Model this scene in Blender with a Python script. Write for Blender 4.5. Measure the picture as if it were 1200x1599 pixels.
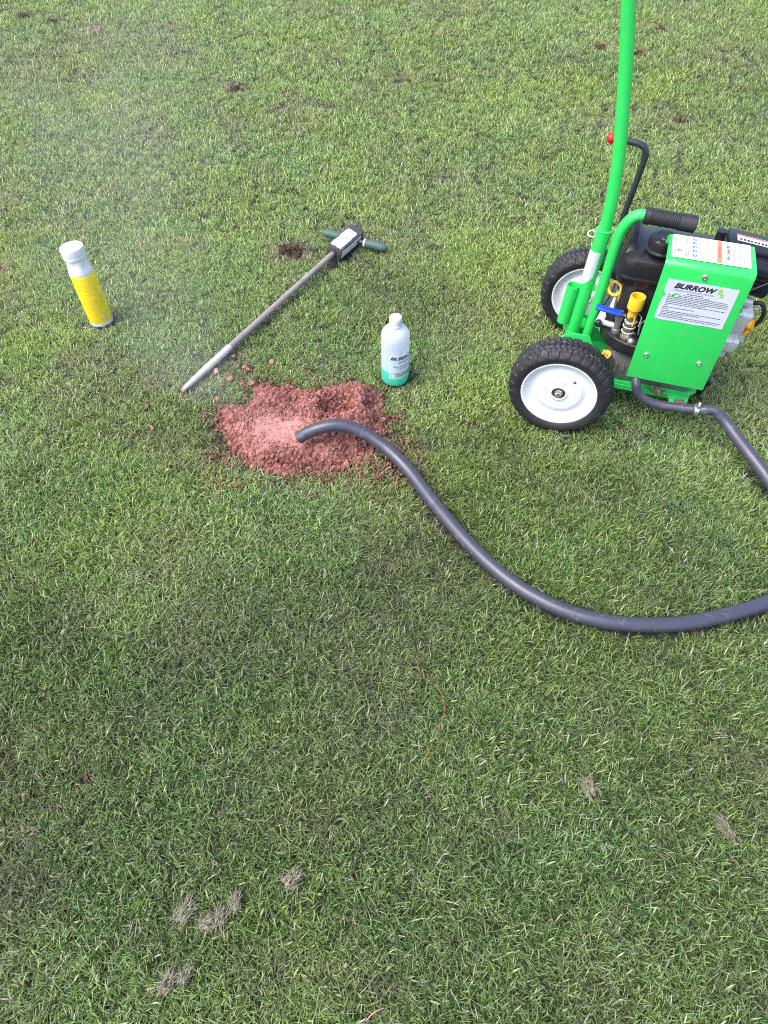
import bpy, bmesh, math, random
import numpy as np
from mathutils import Vector, Matrix, Euler

for o in list(bpy.data.objects):
    bpy.data.objects.remove(o, do_unlink=True)
scene = bpy.context.scene
COL = scene.collection
R = math.radians
random.seed(7)
rng = np.random.default_rng(11)

# ------------------------------------------------------------------ camera, sky, sun, exposure
CAM_H, PITCH, FPX = 1.32, R(51.0), 1066.0
cam = bpy.data.cameras.new("camera")
cam.sensor_width = 36.0
cam.lens = 24.0
cam.clip_start = 0.02
cam.clip_end = 400.0
cam_o = bpy.data.objects.new("camera", cam)
COL.objects.link(cam_o)
cam_o.location = (0, 0, CAM_H)
cam_o.rotation_euler = (R(90) - PITCH, 0, 0)
scene.camera = cam_o

SUN_EL, SUN_AZ = R(56), R(245)      # azimuth measured clockwise from +Y
world = bpy.data.worlds.new("World")
scene.world = world
world.use_nodes = True
wn = world.node_tree
sky = wn.nodes.new("ShaderNodeTexSky")
sky.sky_type = 'NISHITA'
sky.sun_disc = False
sky.sun_elevation = SUN_EL
sky.sun_rotation = SUN_AZ
sky.air_density = 1.0
sky.dust_density = 3.0
sky.ozone_density = 1.0
wn.links.new(sky.outputs[0], wn.nodes["Background"].inputs[0])
wn.nodes["Background"].inputs[1].default_value = 0.15
sl = bpy.data.lights.new("sun", 'SUN')
sl.energy = 1.5
sl.angle = R(50)
sl.color = (1.0, 0.95, 0.88)
sun_o = bpy.data.objects.new("sun", sl)
COL.objects.link(sun_o)
sd = Vector((math.sin(SUN_AZ) * math.cos(SUN_EL), math.cos(SUN_AZ) * math.cos(SUN_EL), math.sin(SUN_EL)))
sun_o.rotation_euler = (-sd).to_track_quat('-Z', 'Y').to_euler()
sun_o.location = (0, 0, 6)
scene.view_settings.view_transform = 'Standard'
scene.view_settings.look = 'None'
scene.view_settings.gamma = 1.0
scene.view_settings.exposure = 1.36
scene.cycles.use_denoising = False
scene.cycles.filter_width = 1.1
scene.cycles.max_bounces = 4
scene.cycles.diffuse_bounces = 2
scene.cycles.glossy_bounces = 2
scene.cycles.transmission_bounces = 3
scene.cycles.transparent_max_bounces = 6
scene.cycles.volume_bounces = 0
scene.cycles.volume_step_rate = 2.0

# ------------------------------------------------------------------ small helpers
def gp(px, py, z=0.0):
    """where the sight line through a photo position meets the height z"""
    a = (px - 600) / FPX
    b = (799.5 - py) / FPX
    d = Vector((a, math.cos(PITCH) + b * math.sin(PITCH), -math.sin(PITCH) + b * math.cos(PITCH)))
    t = (z - CAM_H) / d.z
    return Vector((d.x * t, d.y * t, z))

def tag(o, label=None, cat=None, group=None, kind=None):
    if label: o["label"] = label
    if cat: o["category"] = cat
    if group: o["group"] = group
    if kind: o["kind"] = kind
    return o

def link(name, me, m=None, parent=None, smooth=True):
    o = bpy.data.objects.new(name, me)
    COL.objects.link(o)
    if m is not None:
        if len(me.materials) == 0:
            me.materials.append(m)
    if smooth and len(me.polygons):
        me.polygons.foreach_set("use_smooth", [True] * len(me.polygons))
        try:
            me.set_sharp_from_angle(angle=R(38))
        except Exception:
            pass
    if parent is not None:
        o.parent = parent
    return o

def from_bm(name, bm, m, parent=None, smooth=True):
    bmesh.ops.recalc_face_normals(bm, faces=bm.faces)
    me = bpy.data.meshes.new(name)
    bm.to_mesh(me)
    bm.free()
    return link(name, me, m, parent, smooth)

def empty(name, loc=(0, 0, 0), rz=0.0):
    o = bpy.data.objects.new(name, None)
    o.empty_display_size = 0.05
    COL.objects.link(o)
    o.location = loc
    o.rotation_euler = (0, 0, rz)
    return o

def bm_box(bm, c, s, rot=None, bev=0.0, seg=2):
    r = bmesh.ops.create_cube(bm, size=1.0)
    vs = r['verts']
    bmesh.ops.scale(bm, vec=Vector(s), verts=vs)
    if bev > 0:
        es = list({e for v in vs for e in v.link_edges})
        rb = bmesh.ops.bevel(bm, geom=es, offset=bev, segments=seg, profile=0.5, affect='EDGES')
        vs = list({v for f in rb['faces'] for v in f.verts} | {v for v in vs if v.is_valid})
    if rot is not None:
        bmesh.ops.rotate(bm, cent=(0, 0, 0), matrix=Euler(rot).to_matrix(), verts=vs)
    bmesh.ops.translate(bm, vec=Vector(c), verts=vs)
    return vs

def box(name, c, s, m, parent=None, rot=None, bev=0.003, seg=2):
    bm = bmesh.new()
    bm_box(bm, c, s, rot, bev, seg)
    return from_bm(name, bm, m, parent)

def catmull(pts, n):
    P = [Vector(p) for p in pts]
    P = [P[0] * 2 - P[1]] + P + [P[-1] * 2 - P[-2]]
    out = []
    for i in range(1, len(P) - 2):
        for k in range(n):
            t = k / n
            a, b, c, d = P[i - 1], P[i], P[i + 1], P[i + 2]
            out.append(0.5 * ((2 * b) + (c - a) * t + (2 * a - 5 * b + 4 * c - d) * t * t + (3 * b - a - 3 * c + d) * t ** 3))
    out.append(P[-2].copy())
    return out

def bm_tube(bm, path, rad, seg=14, cap=True, hollow=0.0):
    """sweep a circle along a path; rad may be a number or one per point"""
    n = len(path)
    P = [Vector(p) for p in path]
    rs = rad if hasattr(rad, '__len__') else [rad] * n
    T = []
    for i in range(n):
        T.append((P[min(i + 1, n - 1)] - P[max(i - 1, 0)]).normalized())
    ref = Vector((0, 0, 1)) if abs(T[0].z) < 0.9 else Vector((1, 0, 0))
    N = (ref - T[0] * ref.dot(T[0])).normalized()
    rings = []
    for i in range(n):
        N = (N - T[i] * N.dot(T[i])).normalized()
        B = T[i].cross(N)
        rings.append([bm.verts.new(P[i] + (N * math.cos(2 * math.pi * k / seg) + B * math.sin(2 * math.pi * k / seg)) * rs[i]) for k in range(seg)])
    for i in range(n - 1):
        for k in range(seg):
            bm.faces.new((rings[i][k], rings[i][(k + 1) % seg], rings[i + 1][(k + 1) % seg], rings[i + 1][k]))
    if cap:
        for ring, p, t, r_ in ((rings[0], P[0], T[0], rs[0]), (rings[-1], P[-1], -T[-1], rs[-1])):
            if hollow > 0:
                inner = [bm.verts.new(p + (v.co - p) * hollow) for v in ring]
                deep = [bm.verts.new(v.co + t * r_ * (2.0 if hollow < .8 else 6)) for v in inner]
                for k in range(seg):
                    j = (k + 1) % seg
                    bm.faces.new((ring[k], ring[j], inner[j], inner[k]))
                    bm.faces.new((inner[k], inner[j], deep[j], deep[k]))
                bm.faces.new(deep)
            else:
                bm.faces.new(ring)

def tube(name, path, rad, m, parent=None, seg=14, hollow=0.0):
    bm = bmesh.new()
    bm_tube(bm, path, rad, seg, True, hollow)
    return from_bm(name, bm, m, parent)

def bm_lathe(bm, prof, seg=32, origin=(0, 0, 0), axis=None, fn=None):
    """revolve (radius, height) pairs about Z (or the given axis)"""
    q = Vector((0, 0, 1)).rotation_difference(Vector(axis).normalized()).to_matrix() if axis is not None else Matrix.Identity(3)
    O = Vector(origin)
    rings = []
    for (r_, h) in prof:
        if r_ < 1e-6:
            rings.append([bm.verts.new(O + q @ Vector((0, 0, h)))])
        else:
            rings.append([bm.verts.new(O + q @ Vector((r_ * math.cos(2 * math.pi * k / seg), r_ * math.sin(2 * math.pi * k / seg), h))) for k in range(seg)])
    for a, b in zip(rings[:-1], rings[1:]):
        for k in range(seg):
            j = (k + 1) % seg
            if len(a) == 1 and len(b) == 1: continue
            if len(a) == 1: bm.faces.new((a[0], b[j], b[k]))
            elif len(b) == 1: bm.faces.new((a[k], a[j], b[0]))
            else: bm.faces.new((a[k], a[j], b[j], b[k]))

def lathe(name, prof, m, parent=None, seg=32, origin=(0, 0, 0), axis=None):
    bm = bmesh.new()
    bm_lathe(bm, prof, seg, origin, axis)
    return from_bm(name, bm, m, parent)

def prism(name, pts, d0, d1, m, parent=None, frame=None, bev=0.0):
    """extrude a polygon given in (a, b) of a frame (origin, A, B, N) from d0 to d1 along N"""
    O, A, B, N = [Vector(v) for v in (frame or ((0, 0, 0), (1, 0, 0), (0, 1, 0), (0, 0, 1)))]
    bm = bmesh.new()
    lo = [bm.verts.new(O + A * a + B * b + N * d0) for a, b in pts]
    hi = [bm.verts.new(O + A * a + B * b + N * d1) for a, b in pts]
    n = len(pts)
    bm.faces.new(lo)
    bm.faces.new(hi)
    for k in range(n):
        bm.faces.new((lo[k], lo[(k + 1) % n], hi[(k + 1) % n], hi[k]))
    bmesh.ops.recalc_face_normals(bm, faces=bm.faces)
    if bev > 0:
        bmesh.ops.bevel(bm, geom=list(bm.edges), offset=bev, segments=2, profile=0.5, affect='EDGES')
    return from_bm(name, bm, m, parent)

# value noise for laying things out
_NT = rng.random((256, 256))
def vnoise(x, y, s):
    x = np.asarray(x) * s + 1000.0
    y = np.asarray(y) * s + 1000.0
    xi = np.floor(x).astype(int); yi = np.floor(y).astype(int)
    fx = x - xi; fy = y - yi
    fx = fx * fx * (3 - 2 * fx); fy = fy * fy * (3 - 2 * fy)
    a = _NT[xi % 256, yi % 256]; b = _NT[(xi + 1) % 256, yi % 256]
    c = _NT[xi % 256, (yi + 1) % 256]; d = _NT[(xi + 1) % 256, (yi + 1) % 256]
    return (a * (1 - fx) + b * fx) * (1 - fy) + (c * (1 - fx) + d * fx) * fy

def fbm(x, y, s):
    return (vnoise(x, y, s) + 0.5 * vnoise(x, y, s * 2.1) + 0.25 * vnoise(x, y, s * 4.3)) / 1.75

# ------------------------------------------------------------------ materials
def new_mat(name):
    m = bpy.data.materials.new(name)
    m.use_nodes = True
    return m, m.node_tree.nodes, m.node_tree.links, m.node_tree.nodes["Principled BSDF"]

def mat(name, color, rough=0.5, metal=0.0, spec=0.5, var=0.0, vscale=40.0, bump=0.0, bscale=200.0, coat=0.0, dirt=None, dscale=30.0, damt=0.5, rvar=0.0):
    m, N, Lk, P = new_mat(name)
    P.inputs["Roughness"].default_value = rough
    P.inputs["Metallic"].default_value = metal
    P.inputs["Specular IOR Level"].default_value = spec
    P.inputs["Coat Weight"].default_value = coat
    tc = N.new("ShaderNodeTexCoord")
    base = None
    c4 = (*color, 1)
    P.inputs["Base Color"].default_value = c4
    if var > 0:
        nz = N.new("ShaderNodeTexNoise"); nz.inputs["Scale"].default_value = vscale; nz.inputs["Detail"].default_value = 5
        Lk.new(tc.outputs["Object"], nz.inputs["Vector"])
        mx = N.new("ShaderNodeMix"); mx.data_type = 'RGBA'
        mx.inputs[6].default_value = tuple(c * (1 - var) for c in color) + (1,)
        mx.inputs[7].default_value = tuple(min(1, c * (1 + var)) for c in color) + (1,)
        Lk.new(nz.outputs["Fac"], mx.inputs[0])
        base = mx.outputs[2]
    if dirt is not None:
        nd = N.new("ShaderNodeTexNoise"); nd.inputs["Scale"].default_value = dscale; nd.inputs["Detail"].default_value = 8; nd.inputs["Roughness"].default_value = 0.7
        Lk.new(tc.outputs["Object"], nd.inputs["Vector"])
        rp = N.new("ShaderNodeValToRGB")
        rp.color_ramp.elements[0].position = 0.62 - 0.25 * damt
        rp.color_ramp.elements[1].position = 0.80 - 0.25 * damt
        Lk.new(nd.outputs["Fac"], rp.inputs[0])
        md = N.new("ShaderNodeMix"); md.data_type = 'RGBA'
        if base is not None: Lk.new(base, md.inputs[6])
        else: md.inputs[6].default_value = c4
        md.inputs[7].default_value = (*dirt, 1)
        Lk.new(rp.outputs[0], md.inputs[0])
        base = md.outputs[2]
    if base is not None:
        Lk.new(base, P.inputs["Base Color"])
    if rvar > 0:
        nr = N.new("ShaderNodeTexNoise"); nr.inputs["Scale"].default_value = 60; nr.inputs["Detail"].default_value = 6
        Lk.new(tc.outputs["Object"], nr.inputs["Vector"])
        mr = N.new("ShaderNodeMapRange")
        mr.inputs[3].default_value = max(0.02, rough - rvar); mr.inputs[4].default_value = min(1, rough + rvar)
        Lk.new(nr.outputs["Fac"], mr.inputs[0]); Lk.new(mr.outputs[0], P.inputs["Roughness"])
    if bump > 0:
        nb = N.new("ShaderNodeTexNoise"); nb.inputs["Scale"].default_value = bscale; nb.inputs["Detail"].default_value = 6
        Lk.new(tc.outputs["Object"], nb.inputs["Vector"])
        bp = N.new("ShaderNodeBump"); bp.inputs["Strength"].default_value = bump; bp.inputs["Distance"].default_value = 0.002
        Lk.new(nb.outputs["Fac"], bp.inputs["Height"]); Lk.new(bp.outputs[0], P.inputs["Normal"])
    return m

M = {}
M['green'] = mat('green_paint', (0.028, 0.58, 0.105), 0.36, var=0.07, vscale=22, rvar=0.10, coat=0.12, bump=0.03, bscale=700, dirt=(0.12, 0.47, 0.17), dscale=26, damt=0.22)
M['green_dirty'] = mat('green_paint_muddy', (0.022, 0.50, 0.105), 0.45, var=0.1, dirt=(0.16, 0.09, 0.06), dscale=45, damt=0.18)
M['white_paint'] = mat('white_rim_paint', (0.70, 0.715, 0.78), 0.55, spec=0.3, var=0.02, vscale=18, dirt=(0.50, 0.47, 0.44), dscale=16, damt=0.02)
M['rubber'] = mat('tyre_rubber', (0.014, 0.014, 0.018), 0.60, var=0.3, vscale=60, bump=0.3, bscale=500, dirt=(0.06, 0.055, 0.055), dscale=35, damt=0.22)
M['hose'] = mat('hose_rubber', (0.046, 0.048, 0.074), 0.36, spec=0.6, var=0.15, vscale=80, bump=0.10, bscale=700, dirt=(0.13, 0.12, 0.13), dscale=42, damt=0.22, rvar=0.12)
M['black_plastic'] = mat('black_plastic', (0.016, 0.016, 0.020), 0.33, spec=0.35, var=0.2, vscale=40, bump=0.05, bscale=900, rvar=0.08)
M['tank'] = mat('tank_enamel', (0.014, 0.013, 0.018), 0.26, spec=0.35, var=0.1, vscale=14, dirt=(0.05, 0.042, 0.045), dscale=9, damt=0.2, coat=0.08, rvar=0.08)
M['grip'] = mat('grip_rubber', (0.018, 0.018, 0.022), 0.5, var=0.15)
M['dark_steel'] = mat('dark_steel', (0.055, 0.06, 0.07), 0.36, metal=0.5, var=0.2, rvar=0.12)
M['alu'] = mat('cast_aluminium', (0.70, 0.70, 0.74), 0.36, metal=0.45, var=0.2, vscale=60, bump=0.25, bscale=300, dirt=(0.12, 0.10, 0.09), dscale=60, damt=0.3)
M['steel'] = mat('zinc_steel', (0.62, 0.62, 0.64), 0.3, metal=0.9, var=0.15, vscale=90, rvar=0.12)
M['crank'] = mat('crankcase_grey', (0.16, 0.15, 0.15), 0.55, metal=0.3, var=0.3, vscale=50, bump=0.3, bscale=260, dirt=(0.20, 0.13, 0.10), dscale=40, damt=0.35)
M['brass'] = mat('nickel_brass', (0.42, 0.37, 0.28), 0.35, metal=0.85, var=0.2)
M['yellow'] = mat('yellow_plastic', (0.80, 0.47, 0.03), 0.42, var=0.08, dirt=(0.45, 0.24, 0.06), dscale=70, damt=0.2)
M['orange'] = mat('orange_plastic', (0.85, 0.34, 0.02), 0.4, var=0.08)
M['blue'] = mat('blue_vinyl', (0.012, 0.06, 0.42), 0.32, var=0.1)
M['red'] = mat('red_knob', (0.62, 0.012, 0.02), 0.35, var=0.08)
M['sticker'] = mat('sticker_vinyl', (0.52, 0.56, 0.66), 0.28, var=0.04, vscale=20, dirt=(0.48, 0.52, 0.58), dscale=40, damt=0.1)
M['print_black'] = mat('black_print', (0.02, 0.02, 0.025), 0.5)
M['print_grey'] = mat('grey_print', (0.05, 0.055, 0.07), 0.5)
M['print_lime'] = mat('lime_print', (0.25, 0.52, 0.03), 0.5)
M['print_leaf'] = mat('leaf_green_print', (0.08, 0.42, 0.16), 0.5)
M['print_blue'] = mat('blue_print', (0.02, 0.13, 0.55), 0.5)
M['print_orange'] = mat('orange_print', (0.85, 0.20, 0.09), 0.5)
M['print_red'] = mat('red_print', (0.65, 0.10, 0.06), 0.5)
M['print_amber'] = mat('amber_print', (0.70, 0.52, 0.22), 0.5)
M['white_plastic'] = mat('white_plastic', (0.72, 0.72, 0.77), 0.4, var=0.02)
M['clip'] = mat('pale_wire', (0.8, 0.8, 0.8), 0.35, var=0.05)
M['mud'] = mat('dried_mud', (0.17, 0.10, 0.075), 0.95, var=0.4, vscale=200, bump=0.8, bscale=400)
M['pouch'] = mat('grey_label_card', (0.50, 0.52, 0.60), 0.4, var=0.05)

# ------------------------------------------------------------------ machine axes (needed by the lawn as well)
MY = R(-17.5)
MU = Vector((math.cos(MY), math.sin(MY), 0))
MW = Vector((-math.sin(MY), math.cos(MY), 0))
MO = Vector((0.454, 1.357, 0.0))
TRACK = 0.507

# hose line (laid along the grass, arching over the soil heap)
hose_px = [(467, 684, .062), (482, 675, .080), (505, 667, .096), (530, 664, .100), (555, 670, .092), (582, 684, .076), (611, 706, .058), (640, 736, .044),
           (670, 775, .036), (700, 812, .034), (730, 846, .033), (770, 885, .033), (810, 916, .033), (850, 939, .033), (890, 956, .033), (940, 969, .034),
           (990, 975, .034), (1050, 975, .034), (1100, 968, .034), (1150, 956, .034), (1200, 940, .034)]
hose_pts = [gp(*p) for p in hose_px]
e0 = hose_pts[-1]
back_px = [(1214, 768, .036), (1193, 738, .045), (1170, 708, .060), (1150, 682, .078), (1134, 660, .094), (1124, 649, .104)]
back_pts = [gp(*p) for p in back_px]
b0 = back_pts[0]
loop_mid = [Vector((e0.x + .075, e0.y + .034, .034)), Vector((e0.x + .135, e0.y + .090, .034)), Vector((e0.x + .162, e0.y + .165, .034)), Vector((e0.x + .155, e0.y + .245, .034))]
hose_ctrl = hose_pts + loop_mid + back_pts
hose_path = catmull(hose_ctrl, 7)
HA = np.array([(p.x, p.y, p.z) for p in hose_path])

# soil heap outline
heap_px = [(341, 645), (355, 637), (370, 634), (384, 637), (393, 629), (400, 621), (397, 610), (405, 603), (419, 600), (437, 608), (451, 601), (461, 611),
           (485, 611), (507, 608), (533, 605), (552, 599), (576, 605), (592, 617), (597, 629), (590, 640), (593, 659), (601, 675), (588, 688), (576, 709),
           (569, 719), (547, 720), (533, 731), (504, 736), (478, 736), (453, 739), (427, 735), (395, 725), (381, 715), (360, 699), (353, 677), (346, 660)]
HEAP = np.array([tuple(gp(*p, .008))[:2] for p in heap_px])
HC = HEAP.mean(axis=0)

def poly_sd(x, y, poly):
    """signed distance, positive inside"""
    x = np.asarray(x, float); y = np.asarray(y, float)
    d = np.full(x.shape, 1e9); inside = np.zeros(x.shape, bool)
    n = len(poly)
    for i in range(n):
        ax, ay = poly[i]; bx, by = poly[(i + 1) % n]
        ex, ey = bx - ax, by - ay
        t = np.clip(((x - ax) * ex + (y - ay) * ey) / (ex * ex + ey * ey), 0, 1)
        d = np.minimum(d, np.hypot(x - ax - t * ex, y - ay - t * ey))
        c = (ay > y) != (by > y)
        with np.errstate(divide='ignore', invalid='ignore'):
            xc = (bx - ax) * (y - ay) / (by - ay + 1e-12) + ax
        inside ^= c & (x < xc)
    return np.where(inside, d, -d)

# worn spots in the turf: photo position, radius in metres, strength, label
spots = [
    (38, 27, .045, 'reddish brown burrow hole nearest the top left corner of the lawn', 'red'),
    (84, 35, .042, 'dark burrow hole second from the top left corner of the lawn', 'dark'),
    (152, 46, .045, 'pale pinkish worn spot, third of the row at top left', 'pale'),
    (368, 141, .045, 'brown burrow hole alone in the upper middle-left of the lawn', 'red'),
    (454, 394, .062, 'burrow hole with frayed dry grass left of the probe head', 'red'),
    (1063, 190, .045, 'dark burrow hole on the lawn at upper right of the mast', 'dark'),
    (998, 86, .050, 'reddish burrow hole just right of the green mast top', 'red'),
    (939, 75, .045, 'dark grey worn spot just left of the green mast top', 'dark'),
    (1031, 47, .045, 'small dark worn spot farthest back, right of the green mast', 'dark'),
    (6, 424, .030, 'small tan bare spot at the left edge beside the yellow bottle', 'pale'),
]

# ------------------------------------------------------------------ the ground
def ground_material():
    m, N, Lk, P = new_mat('turf_soil')
    tc = N.new("ShaderNodeTexCoord")
    n1 = N.new("ShaderNodeTexNoise"); n1.inputs["Scale"].default_value = 90; n1.inputs["Detail"].default_value = 8
    Lk.new(tc.outputs["Object"], n1.inputs["Vector"])
    rp = N.new("ShaderNodeValToRGB")
    e = rp.color_ramp.elements
    e[0].position, e[0].color = 0.30, (0.010, 0.009, 0.007, 1)
    e[1].position, e[1].color = 0.72, (0.045, 0.038, 0.026, 1)
    k = e.new(0.5); k.color = (0.018, 0.018, 0.010, 1)
    Lk.new(n1.outputs["Fac"], rp.inputs[0])
    # far beyond the modelled blades the sheet itself carries the green of the lawn
    ln = N.new("ShaderNodeVectorMath"); ln.operation = 'LENGTH'
    Lk.new(tc.outputs["Object"], ln.inputs[0])
    mr = N.new("ShaderNodeMapRange"); mr.inputs[1].default_value = 5.5; mr.inputs[2].default_value = 8.0
    Lk.new(ln.outputs["Value"], mr.inputs[0])
    mx = N.new("ShaderNodeMix"); mx.data_type = 'RGBA'
    Lk.new(mr.outputs[0], mx.inputs[0]); Lk.new(rp.outputs[0], mx.inputs[6])
    n2 = N.new("ShaderNodeTexNoise"); n2.inputs["Scale"].default_value = 3; n2.inputs["Detail"].default_value = 10
    Lk.new(tc.outputs["Object"], n2.inputs["Vector"])
    r2 = N.new("ShaderNodeValToRGB")
    r2.color_ramp.elements[0].color = (0.085, 0.125, 0.030, 1); r2.color_ramp.elements[1].color = (0.17, 0.22, 0.065, 1)
    Lk.new(n2.outputs["Fac"], r2.inputs[0]); Lk.new(r2.outputs[0], mx.inputs[7])
    Lk.new(mx.outputs[2], P.inputs["Base Color"])
    P.inputs["Roughness"].default_value = 0.95
    bp = N.new("ShaderNodeBump"); bp.inputs["Strength"].default_value = 0.8; bp.inputs["Distance"].default_value = 0.006
    Lk.new(n1.outputs["Fac"], bp.inputs["Height"]); Lk.new(bp.outputs[0], P.inputs["Normal"])
    return m

bm = bmesh.new()
bmesh.ops.create_grid(bm, x_segments=8, y_segments=8, size=150)
g = from_bm('ground', bm, ground_material())
tag(g, 'earth and thatch under the lawn', None, None, 'structure')

# ------------------------------------------------------------------ grass
def grass_material(name, ramp, dry, trans=0.35):
    m, N, Lk, P = new_mat(name)
    geo = N.new("ShaderNodeNewGeometry")
    rp = N.new("ShaderNodeValToRGB")
    el = rp.color_ramp.elements
    while len(el) > 1: el.remove(el[-1])
    el[0].position, el[0].color = ramp[0][0], (*ramp[0][1], 1)
    for p, c in ramp[1:]:
        k = el.new(p); k.color = (*c, 1)
    Lk.new(geo.outputs["Random Per Island"], rp.inputs[0])
    # patches of the lawn: yellower, bluer, tired
    def wnoise(scale, off):
        mp = N.new("ShaderNodeVectorMath"); mp.operation = 'ADD'; mp.inputs[1].default_value = (off, off * .7, 0)
        Lk.new(geo.outputs["Position"], mp.inputs[0])
        nz = N.new("ShaderNodeTexNoise"); nz.inputs["Scale"].default_value = scale; nz.inputs["Detail"].default_value = 3
        Lk.new(mp.outputs[0], nz.inputs["Vector"])
        return nz.outputs["Fac"]
    def mixc(fac_socket, lo, hi, col_in, target, amt=1.0, mode='MIX'):
        mr = N.new("ShaderNodeMapRange"); mr.inputs[1].default_value = lo; mr.inputs[2].default_value = hi; mr.inputs[4].default_value = amt
        Lk.new(fac_socket, mr.inputs[0])
        mx = N.new("ShaderNodeMix"); mx.data_type = 'RGBA'; mx.blend_type = mode
        Lk.new(mr.outputs[0], mx.inputs[0]); Lk.new(col_in, mx.inputs[6]); mx.inputs[7].default_value = (*target, 1)
        return mx.outputs[2]
    c = rp.outputs[0]
    c = mixc(wnoise(1.6, 3.1), 0.46, 0.70, c, (1.16, 1.12, 0.72), 0.85, 'MULTIPLY')
    c = mixc(wnoise(3.7, 9.4), 0.52, 0.75, c, (0.78, 0.98, 1.15), 0.7, 'MULTIPLY')
    at = N.new("ShaderNodeAttribute"); at.attribute_type = 'INSTANCER'; at.attribute_name = 'dry'
    c = mixc(at.outputs["Fac"], 0.0, 1.0, c, dry, 0.85)
    al = N.new("ShaderNodeAttribute"); al.attribute_type = 'INSTANCER'; al.attribute_name = 'lush_shade'
    # (pale blades are darkened less, standing in for highlights)
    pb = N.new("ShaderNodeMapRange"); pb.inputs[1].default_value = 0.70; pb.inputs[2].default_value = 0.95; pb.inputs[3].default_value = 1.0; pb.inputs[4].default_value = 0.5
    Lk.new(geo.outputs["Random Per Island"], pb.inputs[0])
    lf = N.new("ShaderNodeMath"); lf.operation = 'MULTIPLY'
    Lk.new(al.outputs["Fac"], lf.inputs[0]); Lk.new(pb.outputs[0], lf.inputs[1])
    c = mixc(lf.outputs[0], 0.0, 1.0, c, (0.23, 0.32, 0.27), 1.0, 'MULTIPLY')  # darkens the deep green patches and paints shade into the near lawn
    # blade colour mixes to dull olive brown towards the foot
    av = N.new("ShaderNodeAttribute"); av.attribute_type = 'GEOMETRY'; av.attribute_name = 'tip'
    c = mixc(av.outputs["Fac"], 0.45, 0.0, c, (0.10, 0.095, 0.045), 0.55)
    # mown ends bleach to straw, and the pale tips double as painted highlights
    c = mixc(av.outputs["Fac"], 0.72, 1.0, c, (0.55, 0.57, 0.34), 0.4)
    Lk.new(c, P.inputs["Base Color"])
    P.inputs["Roughness"].default_value = 0.33
    P.inputs["Specular IOR Level"].default_value = 0.45
    tr = N.new("ShaderNodeBsdfTranslucent")
    Lk.new(c, tr.inputs["Color"])
    ms = N.new("ShaderNodeMixShader"); ms.inputs[0].default_value = trans
    out = N["Material Output"]
    Lk.new(P.outputs[0], ms.inputs[1]); Lk.new(tr.outputs[0], ms.inputs[2]); Lk.new(ms.outputs[0], out.inputs["Surface"])
    return m

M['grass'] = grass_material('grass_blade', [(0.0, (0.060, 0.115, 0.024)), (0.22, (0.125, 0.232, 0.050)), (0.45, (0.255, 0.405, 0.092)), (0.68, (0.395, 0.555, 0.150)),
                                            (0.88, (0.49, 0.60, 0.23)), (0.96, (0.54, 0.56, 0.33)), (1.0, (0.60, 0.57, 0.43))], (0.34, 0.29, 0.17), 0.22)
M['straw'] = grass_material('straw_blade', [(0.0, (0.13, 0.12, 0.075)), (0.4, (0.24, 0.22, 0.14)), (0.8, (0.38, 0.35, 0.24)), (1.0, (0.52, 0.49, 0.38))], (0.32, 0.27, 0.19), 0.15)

def make_tuft(name, seed, nblades, rad, lmin, lmax, lean_lo, lean_hi, m, bias=0.6, w=0.0014):
    r = np.random.default_rng(seed)
    V, Fq, tip = [], [], []
    seg = 4
    for b in range(nblades):
        rr = rad * math.sqrt(r.random()); th = r.random() * 2 * math.pi
        p = np.array([rr * math.cos(th), rr * math.sin(th), 0.0])
        Ln = lmin + (lmax - lmin) * r.random() ** 1.2
        az = r.normal(0, 1.0 / bias) if r.random() < 0.8 else r.random() * 2 * math.pi
        lean = R(lean_lo + (lean_hi - lean_lo) * r.random())
        droop = R(r.uniform(15, 70))
        ww = w * (r.uniform(0.55, 1.3) if r.random() < .9 else r.uniform(1.4, 2.1))
        twist = r.normal(0, 0.5)
        side0 = np.array([-math.sin(az + twist), math.cos(az + twist), 0.0])
        sidew = r.normal(0, 0.35)
        base = len(V)
        pos = p.copy()
        for k in range(seg + 1):
            t = k / seg
            a = lean + droop * t * t
            d = np.array([math.cos(az + sidew * t) * math.sin(a), math.sin(az + sidew * t) * math.sin(a), math.cos(a)])
            if k > 0: pos = pos + d * Ln / seg
            hw = ww * (0.75 + 0.5 * t - 1.15 * t ** 3) * 0.5
            zz = max(pos[2], 0.001)
            if k < seg:
                V.append((pos[0] - side0[0] * hw, pos[1] - side0[1] * hw, zz)); V.append((pos[0] + side0[0] * hw, pos[1] + side0[1] * hw, zz))
                tip += [t, t]
            else:
                V.append((pos[0], pos[1], zz)); tip.append(1.0)
        for k in range(seg - 1):
            i = base + 2 * k
            Fq.append((i, i + 1, i + 3, i + 2))
        i = base + 2 * (seg - 1)
        Fq.append((i, i + 1, i + 2))
    me = bpy.data.meshes.new(name)
    me.from_pydata(V, [], Fq)
    at = me.attributes.new('tip', 'FLOAT', 'POINT')
    at.data.foreach_set('value', tip)
    me.materials.append(m)
    me.polygons.foreach_set("use_smooth", [True] * len(me.polygons))
    return me

tuft_col = bpy.data.collections.new("grass_tufts")
NV = 14
for i in range(NV):
    if i < 10:
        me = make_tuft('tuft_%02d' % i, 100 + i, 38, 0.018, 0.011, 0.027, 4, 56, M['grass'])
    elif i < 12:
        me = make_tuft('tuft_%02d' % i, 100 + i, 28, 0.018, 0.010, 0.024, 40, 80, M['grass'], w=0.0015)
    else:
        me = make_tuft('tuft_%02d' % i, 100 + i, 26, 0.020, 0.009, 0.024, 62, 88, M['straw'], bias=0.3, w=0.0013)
    o = bpy.data.objects.new('tuft_%02d' % i, me)
    tuft_col.objects.link(o)

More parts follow.
